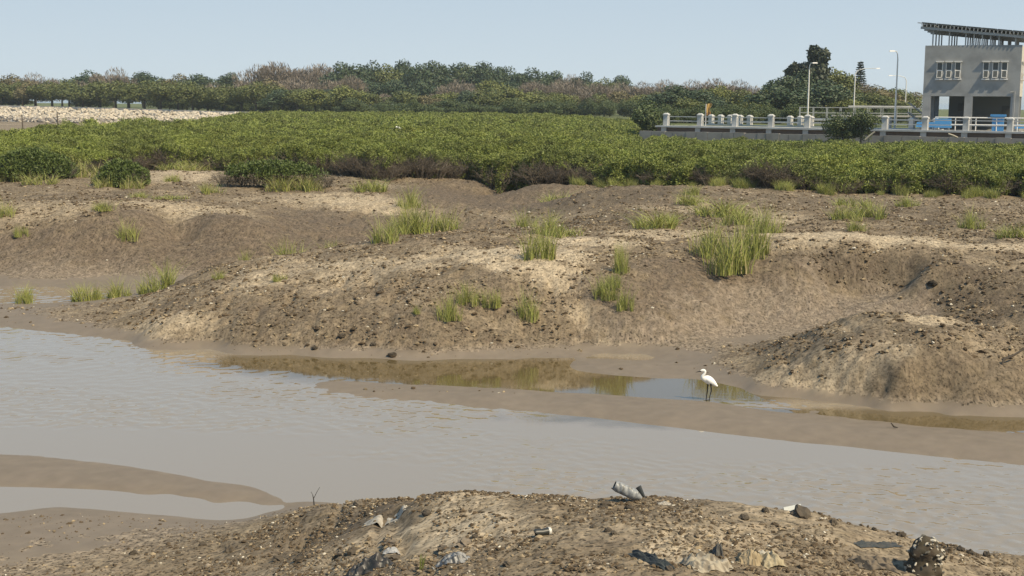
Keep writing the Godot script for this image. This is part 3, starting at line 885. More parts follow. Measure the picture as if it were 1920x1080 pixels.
	while y < hp * .98:
		var reach := (hp - y) * .24 + .1
		for k in 16:
			var a := TAU * k / 16.0 + y * 3.0
			var dir := Vector3(cos(a), .18, sin(a)).normalized()
			for q in 7:
				var g2 := rng.randf_range(.7, 1.25)
				c.col = Color(.028 * g2, .045 * g2, .026 * g2)
				var at := Vector3(0, y, 0) + dir * reach * (q + .5) / 7.0
				c.leaf(at, (dir + Vector3(rng.randfn(), rng.randfn() * .6, rng.randfn()) * .5).normalized(), Vector3(rng.randfn(), rng.randfn(), rng.randfn()).normalized(), .34, .2)
		y += .34
	part("crown", c.mesh(M.leaf), t)

# ---------------------------------------------------------------- mangroves
func bare_front(u: float) -> float:          # 1 where the front of the thicket shows leafless stems
	return maxf(maxf(sm(110, 170, u) * sm(350, 300, u), sm(570, 610, u) * sm(900, 840, u)), maxf(sm(990, 1015, u) * sm(1150, 1110, u), .8 * sm(1290, 1330, u) * sm(1640, 1600, u)))

func canopy_h(x: float, d: float) -> float:
	var u := 960.0 + x / d * F
	var low := sm(1000, 1250, u) * sm(58, 108, d) * .85
	return 2.8 - low + n_warp.get_noise_2d(x * .5, d * .5) * .75 + n_patch.get_noise_2d(x * 1.5, d * 1.5) * .32

func build_mangroves() -> void:
	var xf := []; var cols := []
	for k in 3: xf.append([]); cols.append([])
	var zones := [[50.0, 78.0, 46.0, .17], [78.0, 112.0, 24.0, .24], [112.0, 212.0, 12.0, .36]]
	for z in zones:
		var span := 2450.0 / F
		var count := int(span * (z[1] * z[1] - z[0] * z[0]) * .5 * z[2])
		for k in count:
			var d := sqrt(lerpf(z[0] * z[0], z[1] * z[1], rng.randf()))
			var u := rng.randf_range(-230.0, 2200.0)
			var into := d - pw(DFRONT, u) - n_patch.get_noise_2d(u * .05, 3.0) * 1.2
			if into < 0.0 or d > pw(DBACK, u): continue
			var x := (u - 960.0) / F * d
			var top := canopy_h(x, d)
			var g := ground_h(x, d) if d < 82.0 else 1.3
			var s: float = z[3] * rng.randf_range(.7, 1.3)
			var y := top - absf(rng.randfn()) * .16
			if into < 1.4:
				var round_off := sqrt(clampf(into / 1.4, 0.02, 1.0))
				var low := lerpf(.12, .78, bare_front(u))
				y = g + (top - g) * rng.randf_range(low, 1.0) * lerpf(.72, 1.0, round_off)
				if y > g + (top - g) * lerpf(.7, 1.0, round_off): continue
			var b := Basis(Vector3(rng.randfn(), rng.randfn(), rng.randfn()).normalized(), rng.randf() * TAU * .3).rotated(Vector3.UP, rng.randf() * TAU).scaled(Vector3(s, s * .85, s))
			var tone := .8 + .35 * rng.randf() + n_mid.get_noise_2d(x * .35, d * .35) * .55 + n_warp.get_noise_2d(x * .3, d * .2) * .3
			var yel := sm(.0, .6, n_big.get_noise_2d(x * .5, d * .5)) * .35
			var w := rng.randi() % 3
			xf[w].append(Transform3D(b, Vector3(x, y, -d)))
			cols[w].append(Color((.185 + .05 * yel) * tone, (.215 + .03 * yel) * tone, .043 * tone))
	# extra face of leaves on the front wall
	for k in 9000:
		var u := rng.randf_range(-230.0, 2200.0)
		if rng.randf() < bare_front(u) * .9: continue
		var d := pw(DFRONT, u) + n_patch.get_noise_2d(u * .05, 3.0) * 1.2 + rng.randf_range(-.15, .9)
		var x := (u - 960.0) / F * d
		var g := ground_h(x, d)
		var t := rng.randf()
		var y := lerpf(g + .12, canopy_h(x, d) - .2, t)
		var s := rng.randf_range(.14, .26)
		var tone := .8 + .35 * rng.randf()
		var w := rng.randi() % 3
		xf[w].append(Transform3D(Basis(Vector3(rng.randfn(), rng.randfn(), rng.randfn()).normalized(), rng.randf() * 3.0).scaled(Vector3(s, s, s)), Vector3(x, y, -d - t * .3)))
		cols[w].append(Color(.187 * tone, .216 * tone, .043 * tone))
	var m := thing("mangrove_thicket", "wide low thicket of green mangroves covering the tidal flat", "mangroves")
	m.set_meta("kind", "stuff")
	for w in 3: many("leaves", clump_mesh(40 + w, 40, .5, .25), xf[w], cols[w], m)
	# stems
	var sx := []; var sc := []
	for k in 2600:
		var u := rng.randf_range(-230.0, 2200.0)
		if rng.randf() > .3 + bare_front(u): continue
		var d := pw(DFRONT, u) + n_patch.get_noise_2d(u * .05, 3.0) * 1.2 + rng.randf_range(-.1, 1.6)
		var x := (u - 960.0) / F * d
		var g := ground_h(x, d)
		var s := (canopy_h(x, d) - g) * rng.randf_range(.65, 1.0)
		sx.append(Transform3D(Basis(Vector3.UP, rng.randf() * TAU).scaled(Vector3(s * 1.1, s, s * 1.1)), Vector3(x, g, -d)))
		var tone := rng.randf_range(.7, 1.3)
		sc.append(Color(tone, tone * .97, tone * .93))
	for w in 3:
		var a := []; var c := []
		for k in range(w, sx.size(), 3):
			a.append(sx[k]); c.append(sc[k])
		many("stems", twig_mesh(60 + w), a, c, m)
	# single bushes out on the sand
	bush_at(229, 348, 95, 42, 1.75, "round dark green mangrove bush alone on the sand bank", .05)
	bush_at(512, 352, 235, 46, 1.7, "long mangrove bush with leafy top and bare brown stems on the bank", .6)
	bush_at(60, 340, 170, 52, 1.75, "broad leafy mangrove bush at the thicket's edge beside yellow grass", .2)

func bush_at(u: float, vb: float, wpx: float, hpx: float, h: float, label: String, bare: float) -> void:
	var p := at_h(u, vb, h)
	var d := -p.z
	p.y = ground_h(p.x, d)
	var wid := wpx * d / F
	var hgt := hpx * d / F
	var t := thing("mangrove_bush", label, "bush", p)
	var b := MB.new()
	for k in int(wid * hgt * 420):
		var a := rng.randf() * TAU
		var el := rng.randf()
		var q := sqrt(1.0 - el * el) * rng.randf_range(.8, 1.05)
		if el < bare * rng.randf_range(.8, 1.25): continue
		var pos := Vector3(cos(a) * q * wid * .5, hgt * el * rng.randf_range(.85, 1.03), sin(a) * q * minf(wid * .5, 1.2))
		pos += Vector3(n_mid.get_noise_2d(pos.x * 2, el * 9.0), n_mid.get_noise_2d(pos.x * 2 + 20, a * 2) * .6, 0) * .22
		var tone := .7 + .4 * rng.randf()
		for e in 14:
			var dir := Vector3(rng.randfn(), rng.randfn() * .8 + .35, rng.randfn()).normalized()
			var tn := tone * rng.randf_range(.75, 1.25)
			b.col = Color(.10 * tn, .135 * tn, .03 * tn)
			b.leaf(pos + dir * rng.randf_range(.02, .13), dir, dir.cross(Vector3(rng.randfn(), rng.randfn(), rng.randfn())).normalized(), rng.randf_range(.08, .13), rng.randf_range(.04, .07))
	part("foliage", b.mesh(M.leaf), t)
	b = MB.new()
	for k in int(wid * 12):
		var s := hgt * rng.randf_range(.6, .95)
		var at := Vector3(rng.randf_range(-.44, .44) * wid, -.04, rng.randf_range(-.5, .7))
		for e in 5:
			var an := rng.randf() * TAU
			twig_into(b, rng, at, Vector3(cos(an) * .55, 1, sin(an) * .55).normalized(), s * rng.randf_range(.45, .6), .012, 2)
	part("stems", b.mesh(M.twig), t)

# ---------------------------------------------------------------- grass
const TUFTS := [   # column, base row, height px, width px, guessed ground height, place
	[45, 567, 44, 40, .02, 0], [158, 564, 42, 42, .02, 0], [187, 561, 36, 30, .02, 0], [222, 557, 40, 40, .03, 0], [300, 549, 64, 60, .3, 0], [272, 547, 34, 26, .15, 0],
	[548, 466, 62, 62, 1.2, 1], [570, 462, 45, 40, 1.2, 1], [621, 456, 42, 34, 1.3, 1], [720, 466, 52, 52, 1.42, 1], [745, 452, 50, 44, 1.45, 1], [775, 446, 78, 62, 1.5, 1], [805, 442, 66, 62, 1.55, 1], [838, 436, 52, 50, 1.6, 1],
	[768, 400, 42, 40, 1.0, 2], [985, 418, 48, 44, 1.7, 1], [1008, 482, 80, 62, 1.6, 1], [1030, 440, 45, 50, 1.7, 1], [1060, 442, 26, 60, 1.7, 1], [1166, 506, 68, 32, 1.4, 3], [1136, 566, 58, 42, .85, 3], [1172, 577, 50, 32, .78, 3], [1152, 552, 34, 30, .95, 3],
	[840, 602, 56, 42, .58, 3], [880, 574, 44, 42, .82, 3], [920, 572, 50, 32, .85, 3], [988, 589, 66, 42, .68, 3], [783, 600, 20, 16, .6, 3], [525, 530, 20, 24, 1.0, 3], [410, 535, 20, 22, .8, 3],
	[1222, 430, 38, 84, 1.7, 4], [1250, 426, 30, 50, 1.7, 4], [1325, 472, 80, 66, 1.56, 4], [1360, 492, 104, 84, 1.4, 4], [1402, 478, 92, 72, 1.5, 4], [1438, 442, 60, 56, 1.65, 4], [1340, 404, 36, 84, 1.75, 4], [1380, 420, 40, 70, 1.72, 4], [1300, 384, 26, 60, 1.8, 4], [1295, 366, 26, 30, 1.9, 4],
	[1588, 412, 36, 56, 1.74, 4], [1632, 406, 42, 60, 1.74, 4], [1608, 432, 28, 34, 1.7, 4], [1600, 388, 26, 60, 1.76, 4], [1820, 427, 42, 44, 1.7, 4], [1900, 446, 36, 62, 1.62, 4], [1700, 386, 24, 40, 1.76, 4], [1045, 372, 30, 60, 1.2, 2],
	[240, 431, 44, 38, 1.3, 5], [200, 402, 22, 44, 1.65, 5], [12, 402, 36, 32, 1.65, 5], [40, 436, 30, 22, 1.2, 5], [690, 358, 28, 64, 1.6, 5], [395, 362, 24, 40, 1.68, 5], [325, 342, 18, 30, 1.8, 5], [458, 482, 34, 20, .55, 5], [255, 378, 14, 40, 1.7, 5], [320, 378, 12, 60, 1.68, 5],
	[20, 342, 30, 60, 1.75, 6], [75, 348, 26, 60, 1.75, 6], [130, 336, 36, 56, 1.78, 6], [165, 336, 34, 56, 1.78, 6], [195, 350, 24, 50, 1.78, 6], [250, 350, 24, 40, 1.78, 6], [525, 357, 36, 60, 1.66, 6], [580, 357, 34, 50, 1.66, 6], [560, 356, 28, 40, 1.66, 6],
	[330, 312, 22, 60, 2.05, 6], [370, 310, 24, 60, 2.0, 6], [420, 306, 22, 60, 1.9, 6], [470, 304, 24, 60, 1.85, 6], [520, 306, 26, 60, 1.85, 6], [560, 310, 24, 50, 1.8, 6]]
const TUFT_WORDS := ["upright green marsh grass tuft at the edge of the back channel", "tall green marsh grass tuft on the crest of the middle mound", "green marsh grass tuft in the dark valley behind the middle mound", "green marsh grass tuft on the front slope of the middle mound", "bright green marsh grass tuft on the flat top toward the building", "small green grass tuft on the left back bank", "yellow-green grass tuft along the mangrove edge by the sand bank"]
const TUFT_GROUP := ["grass by the back channel", "grass on the mound crest", "grass in the back valley", "grass on the mound slope", "grass on the right flat top", "grass on the left bank", "grass along the mangrove edge"]

func build_grass() -> void:
	var kinds := []
	for k in 5: kinds.append(grass_mesh(80 + k, 300, .16))
	var dry := []
	for k in 3: dry.append(grass_mesh(90 + k, 280, .3))
	for a in TUFTS:
		var p := at_h(a[0], a[1], a[4])
		var d := -p.z
		p.y = ground_h(p.x, d)
		var m: Mesh = dry[rng.randi() % 3] if a[5] == 6 else kinds[rng.randi() % 5]
		var t := thing("grass_tuft", TUFT_WORDS[a[5]], "grass", p, rng.randf() * TAU, TUFT_GROUP[a[5]])
		var o := part("blades", m, t)
		var wid: float = a[3] * d / F * 1.45
		o.scale = Vector3(wid, a[2] * d / F * 1.42, wid)
	# fringe in front of the mangroves: too many to count
	var xf := []; var cols := []
	for k in 330:
		var u := rng.randf_range(1040.0, 2150.0)
		var d := pw(DFRONT, u) + rng.randf_range(-1.3, .3)
		if n_patch.get_noise_2d(u * .12, 8.0) < .16: continue
		var x := (u - 960.0) / F * d
		var s := rng.randf_range(.35, .85)
		xf.append(Transform3D(Basis(Vector3.UP, rng.randf() * TAU).scaled(Vector3(s * 1.2, s, s * 1.2)), Vector3(x, ground_h(x, d), -d)))
		var g := rng.randf_range(.75, 1.15)
		cols.append(Color(g, g, g))
	var o := many("marsh_grass", kinds[1], xf, cols)
	tag(o, "fringe of tall green marsh grass along the foot of the mangroves", "grass", "", "stuff")
	# pale reed marsh on the far left of the mangroves
	xf = []; cols = []
	for k in 2600:
		var u := rng.randf_range(-60, 430)
		var d := rng.randf_range(100, 150)
		var lim := pw([[-60, 100], [60, 104], [150, 120], [200, 150], [240, 148], [330, 130], [430, 128]], u)
		if d > lim or d < pw(DBACK, u) - 6.0: continue
		var x := (u - 960.0) / F * d
		var s := rng.randf_range(1.2, 1.75)
		xf.append(Transform3D(Basis(Vector3.UP, rng.randf() * TAU).scaled(Vector3(s * 1.6, s, s * 2.2)), Vector3(x, lerpf(1.25, 1.45, rng.randf()), -d)))
		var g := rng.randf_range(.9, 1.3)
		cols.append(Color(g * 1.25, g * 1.1, g))
	o = many("reed_bed", kinds[2], xf, cols)
	tag(o, "pale yellow-green reeds between the mangroves and the rock slope", "reeds", "", "stuff")

# ---------------------------------------------------------------- stones
func scatter_gravel() -> void:
	var meshes := []
	for k in 4: meshes.append(stone_mesh(500 + k, [.55, .7, .45, .6][k], .55))
	var xf := []; var cols := []
	for k in 4: xf.append([]); cols.append([])
	var zones := [[10.6, 17.5, 150000, .004, .027], [24.0, 46.0, 130000, .010, .058], [46.0, 68.0, 40000, .016, .07]]
	for zi in 3:
		var z: Array = zones[zi]
		for k in z[2]:
			var d := sqrt(lerpf(z[0] * z[0], z[1] * z[1], rng.randf()))
			var u := rng.randf_range(-60, 1980)
			var x: float = (u - 960.0) / F * d
			var h0 := smooth_h(x, d)
			if h0 < .03: continue
			var dens := sm(.04, .5, h0) * .8 + .08
			var cl := n_patch.get_noise_2d(x * 1.7, d * 1.7)
			dens *= sm(-.45, .35, n_mid.get_noise_2d(x * .8 + 17.0, d * .8) + n_warp.get_noise_2d(x * 2, d * 2) * .5)
			for s in soil_by_d[int(d)]:
				if s[4] == 1: continue
				var dx: float = (x - s[0]) / s[2]
				var dz: float = (d - s[1]) / s[3]
				if dx * dx + dz * dz < 1.0: dens *= 1.0 - s[5] * (1.0 if s[4] >= 2 else .7) * sm(1.0, .5, dx * dx + dz * dz)
			if rng.randf() > dens: continue
			var s: float = z[3] * pow(z[4] / z[3], pow(rng.randf(), 2.6))
			var t := rng.randf()
			var g := rng.randf_range(.7, 1.3)
			var c := Color(.105 * g, .077 * g, .049 * g)
			if t > .94: c = Color(.55 * g, .5 * g, .4 * g); s *= .7
			elif t > .74: c = Color(.30 * g, .235 * g, .15 * g)
			elif t > .55: c = Color(.16 * g, .125 * g, .085 * g)
			var w := rng.randi() % 4
			var b := Basis(Vector3.UP, rng.randf() * TAU) * Basis(Vector3.RIGHT, rng.randf_range(-.4, .4))
			xf[w].append(Transform3D(b.scaled_local(Vector3(s * rng.randf_range(.8, 1.5), s, s)), Vector3(x, ground_h(x, d) + s * .18, -d)))
			cols[w].append(c)
	var t := thing("gravel", "dark clods, pebbles and pale shell bits strewn over the mounds", "gravel")
	t.set_meta("kind", "stuff")
	for w in 4: many("pebbles", meshes[w], xf[w], cols[w], t)

func single_stones() -> void:
	var meshes := []
	for k in 5: meshes.append(stone_mesh(540 + k, [.6, .75, .5, .65, .8][k], .5, true))
	# column, row, width px, tone, height guess
	var list := [[672, 941, 22, 1.3, .78], [660, 1030, 24, .8, .95], [740, 1040, 26, .9, 1.15], [735, 1010, 22, 1.6, 1.1], [800, 975, 20, .8, 1.15], [640, 1042, 18, 1.5, .85], [690, 968, 18, .7, .85], [890, 1005, 14, .7, 1.33], [1140, 1012, 16, .8, 1.42], [1150, 1020, 14, .9, 1.42], [1112, 1000, 14, .8, 1.42], [1255, 1075, 20, .8, 1.5], [1135, 955, 26, .7, 1.42], [1180, 963, 18, .7, 1.42], [1500, 980, 40, .9, 1.36], [1395, 985, 20, .8, 1.42], [1435, 970, 16, .7, 1.42], [1560, 1000, 16, .8, 1.3], [1690, 1005, 18, .6, 1.16], [1800, 1030, 20, .6, 1.06], [1820, 1035, 18, .7, 1.04], [1850, 1040, 18, .6, 1.0], [1640, 990, 12, .6, 1.24], [830, 1030, 26, 1.0, 1.22], [870, 1028, 30, 1.7, 1.28], [950, 1062, 18, .8, 1.4], [560, 1050, 24, .7, .68], [430, 1030, 20, .9, .32], [380, 1030, 16, .7, .2], [250, 1045, 16, .7, .12], [520, 1040, 22, .8, .55], [385, 1010, 14, 1.8, .16], [390, 1066, 12, 2.6, .3], [1700, 585, 14, .6, 1.17], [1735, 588, 12, .5, 1.16], [735, 668, 18, .5, .04], [590, 655, 14, .6, .1], [640, 650, 14, .6, .1], [700, 655, 12, .6, .1], [1750, 510, 18, .4, 1.3]]  # the last, darkest one is added in place of a shaded crevice
	for a in list:
		var p := at_h(a[0], a[1], a[4])
		var d := -p.z
		p.y = ground_h(p.x, d)
		var s: float = a[2] * d / F * .5
		var where := "on the near bank" if d < 20 else "on the far mounds"
		var look := "pale" if a[3] > 1.2 else "dark"
		var o := part("stone", meshes[rng.randi() % 5], self, p + Vector3(0, s * .2, 0))
		var mt: StandardMaterial3D = M.stone.duplicate()
		mt.albedo_color = lc(.115 * a[3], .095 * a[3], .072 * a[3])
		o.set_surface_override_material(0, mt)
		o.scale = Vector3(s, s * rng.randf_range(.8, 1.1), s)
		o.rotation.y = rng.randf() * TAU
		tag(o, "%s rounded stone bigger than the gravel around it %s" % [look, where], "stone", "%s stones %s" % [look, where])

func rock_slope() -> void:
	# pale rock revetment below the tree row
	var t := thing("rock_revetment", "pale boulder revetment sloping below the far tree row", "revetment")
	var b := MB.new()
	var us := [-160, 0, 150, 300, 400, 480, 560, 640]
	for k in us.size() - 1:
		var q := []
		for u in [us[k], us[k + 1]]:
			var d := edge_d(u)
			var drop := lerpf(2.5, 1.1, sm(200, 640, u))
			q.append(ud(u, d, edge_h(u)))
			q.append(ud(u, d - drop * 2.6, edge_h(u) - drop))
		b.quad(q[1], q[3], q[2], q[0])
	part("slope", b.mesh(M.concrete), t)
	var meshes := []
	for k in 4: meshes.append(stone_mesh(600 + k, .7, .6))
	var mats := []
	for c in [[.52, .46, .36], [.60, .55, .46], [.44, .42, .38], [.36, .31, .25]]:
		var m: StandardMaterial3D = M.stone.duplicate()
		m.albedo_color = lc(c[0], c[1], c[2])
		mats.append(m)
	var xf := []; var cols := []
	for k in 2600:
		var u := rng.randf_range(-120, 560)
		var s := rng.randf()
		var d := edge_d(u)
		var drop := lerpf(2.5, 1.1, sm(200, 640, u))
		var p := ud(u, d - drop * 2.6 * s, edge_h(u) - drop * s + .12)
		var r := rng.randf_range(.2, .46)
		var xb := Transform3D((Basis(Vector3.UP, rng.randf() * TAU) * Basis(Vector3.RIGHT, rng.randf_range(-.6, .6))).scaled_local(Vector3(r * 1.25, r, r)), p)
		var low := s > .72
		if k < 280:
			var o := part("rock", meshes[k % 4], t)
			o.transform = xb
			o.set_surface_override_material(0, mats[3 if low and rng.randf() < .6 else rng.randi() % 3])
		else:
			var g := rng.randf_range(.85, 1.12)
			xf.append(xb)
			cols.append(Color(.26 * g, .23 * g, .2 * g) if low and rng.randf() < .6 else Color(.52 * g, .46 * g, .37 * g))
	var o := many("small_rocks", meshes[1], xf, cols, t)
	o.set_meta("kind", "stuff")
	# kerb along the top
	var kb := MB.new()
	for k in us.size() - 1:
		var a := ud(us[k], edge_d(us[k]) + .2, edge_h(us[k]))
		var c := ud(us[k + 1], edge_d(us[k + 1]) + .2, edge_h(us[k + 1]))
		var up := Vector3(0, .45, 0)
		var bk := Vector3(0, 0, -.6)
		kb.quad(a, c, c + up, a + up)
		kb.quad(a + up, c + up, c + up + bk, a + up + bk)
		kb.quad(c + bk, a + bk, a + up + bk, c + up + bk)
	part("kerb", kb.mesh(M.deck), t)

func build_embankment() -> void:
	var b := MB.new()
	var pts := []
	for e in EDGE: pts.append(e)
	pts.append([1236, 115.5, 3.08]); pts.append([1960, 99.5, 3.08]); pts.append([2300, 92, 3.08])
	for k in pts.size() - 1:
		var a := ud(pts[k][0], pts[k][1] - .05, pts[k][2] - .02)
		var c := ud(pts[k + 1][0], pts[k + 1][1] - .05, pts[k + 1][2] - .02)
		b.quad(a, c, ud(pts[k + 1][0], 430, 3.0), ud(pts[k][0], 430, 3.0))
		b.quad(Vector3(a.x, -.5, a.z), Vector3(c.x, -.5, c.z), c, a)
	tag(part("embankment", b.mesh(M.lawn)), "grassy embankment under the trees", "", "", "structure")

# ---------------------------------------------------------------- promenade and building
func post_into(b: MB, x: float, y0: float, y1: float, w: float) -> void:
	b.frustum(Vector3(x - w * .5, y0, -w * .5), Vector3(x + w * .5, y1 - .2, w * .5), .94, .94)
	b.frustum(Vector3(x - w * .58, y1 - .2, -w * .58), Vector3(x + w * .58, y1 - .1, w * .58), 1.0, 1.0)
	b.frustum(Vector3(x - w * .52, y1 - .1, -w * .52), Vector3(x + w * .52, y1, w * .52), .45, .45)

func bar(lo: Vector3, hi: Vector3, m: Material) -> ArrayMesh:
	var b := MB.new()
	b.box(lo, hi)
	return b.mesh(m)

func build_promenade() -> void:
	var A := ud(1236, 114.5, 3.1)
	var B := ud(2080, 96.3, 3.1)
	var turn := atan2(-(B - A).z, (B - A).x)
	var L := A.distance_to(B)
	var t := thing("balustrade", "white concrete balustrade with square capped posts along the promenade edge", "balustrade", A, turn)
	part("base_slab", bar(Vector3(-.3, 0, -.35), Vector3(L, .14, .62), M.white), t)
	var spots := []
	for u in [1245, 1308, 1373, 1440, 1508, 1580, 1652, 1727, 1803, 1885, 1970, 2060]:
		var r := ud(u, 1, 0)
		var dir := (B - A).normalized()
		# cut the sight line with the wall line, on plan
		var s := (A.x * r.z - A.z * r.x) / (dir.z * r.x - dir.x * r.z)
		spots.append(s)
	for s in spots:
		var b := MB.new()
		post_into(b, s, .14, 1.2, .42)
		part("post", b.mesh(M.white), t)
		part("pier", bar(Vector3(s - .22, -.8, .345), Vector3(s + .22, -.004, .54), M.pier), t)
	for k in spots.size() - 1:
		for y in [.5, .86]:
			part("rail", bar(Vector3(spots[k] + .25, y, -.04), Vector3(spots[k + 1] - .25, y + .07, .04), M.white), t)
	var w := thing("retaining_wall", "dark brown retaining wall on a grey stone footing under the balustrade", "wall", A, turn)
	part("wall_face", bar(Vector3(-.2, -1.6, -.3), Vector3(L, -.004, .34), M.brick), w)
	var x := -1.6
	while x < L:
		var l := rng.randf_range(.7, 1.4)
		var g := rng.randf_range(-.03, .03)
		part("footing_stone", bar(Vector3(x, -2.2, .36), Vector3(x + l - .03, -.34 + g, .95 + g), M.concrete), w)
		x += l
	tag(part("promenade", bar(Vector3(0, -.02, 0), Vector3(L, .02, 7.0), M.deck), self, Vector3.ZERO), "pale paved promenade behind the balustrade", "", "", "structure")
	var pr: Node3D = get_node("promenade")
	pr.position = A + Basis(Vector3.UP, turn) * Vector3(0, 0, -7.4)
	pr.rotation.y = turn
	# inner row of stub posts
	var C := ud(1322, 124, 3.1)
	var E := ud(1760, 108, 3.1)
	var turn2 := atan2(-(E - C).z, (E - C).x)
	var L2 := C.distance_to(E)
	var t2 := thing("balustrade", "second row of white stub posts with rails on the promenade's inner side", "balustrade", C, turn2)
	part("base_slab", bar(Vector3(-.3, 0, -.2), Vector3(L2, .12, .2), M.white), t2)
	var s2 := 0.4
	while s2 < L2:
		if s2 < 5.6 or (s2 > 8.2 and s2 < 11.0) or s2 > 15.0:
			var b := MB.new()
			post_into(b, s2, .12, 1.0, .4)
			part("post", b.mesh(M.white), t2)
		s2 += 1.05 if s2 < 11.0 else 2.1
	for y in [.42, .74]: part("rail", bar(Vector3(0, y, -.03), Vector3(L2, y + .06, .03), M.white), t2)
	# tan cloth banner on a short pole
	var p := at_h(1318, 240, 3.12)
	p = ud(1318, 117.5, 3.12)
	var f := thing("banner", "tan cloth banner furled on a thin white pole by the balustrade", "banner", p)
	var b := MB.new()
	b.tube([Vector3.ZERO, Vector3(0, 1.95, 0)], [.045, .045], 6)
	part("pole", b.mesh(M.white), f)
	b = MB.new()
	var prev := []
	for k in 9:
		var s := k / 8.0
		var row := []
		for q in 5:
			var e := q / 4.0
			row.append(Vector3(.05 + e * (.42 - s * .12 + .08 * sin(s * 9.0)), 1.93 - s * 1.0 + e * .1, sin(e * 7.0 + s * 2.0) * .08))
		b.col = Color(.36, .23, .07) if k < 7 else Color(.2, .11, .04)
		if k > 0:
			for q in 4: b.quad(prev[q], row[q], row[q + 1], prev[q + 1])
		prev = row
	part("cloth", b.mesh(M.cloth), f)

func lamp_post(u: float, vtop: float, depth: float, arm: float, label: String) -> void:
	var top := at_d(u, vtop, depth)
	var hgt := top.y - 3.1
	var t := thing("street_lamp", label, "street lamp", Vector3(top.x, 3.1, top.z), 0.0, "")
	var b := MB.new()
	b.box(Vector3(-.16, 0, -.16), Vector3(.16, .12, .16))
	part("base", b.mesh(M.steel), t)
	b = MB.new()
	b.tube([Vector3(0, .1, 0), Vector3(0, hgt * .5, 0), Vector3(0, hgt * .9, 0)], [.085, .07, .055], 8)
	part("pole", b.mesh(M.frame), t)
	var tip := Vector3(arm, hgt, .25)
	b = MB.new()
	b.tube([Vector3(0, hgt * .89, 0), Vector3(arm * .12, hgt * .96, .02), Vector3(arm * .45, hgt * .995, .1), tip], [.05, .042, .035, .03], 7)
	part("arm", b.mesh(M.frame), t)
	b = MB.new()
	var e := signf(arm)
	b.frustum(Vector3(minf(tip.x, tip.x + e * .45), hgt - .05, tip.z - .1), Vector3(maxf(tip.x, tip.x + e * .45), hgt + .05, tip.z + .1), .9, .6)
	part("lamp_head", b.mesh(M.frame), t)

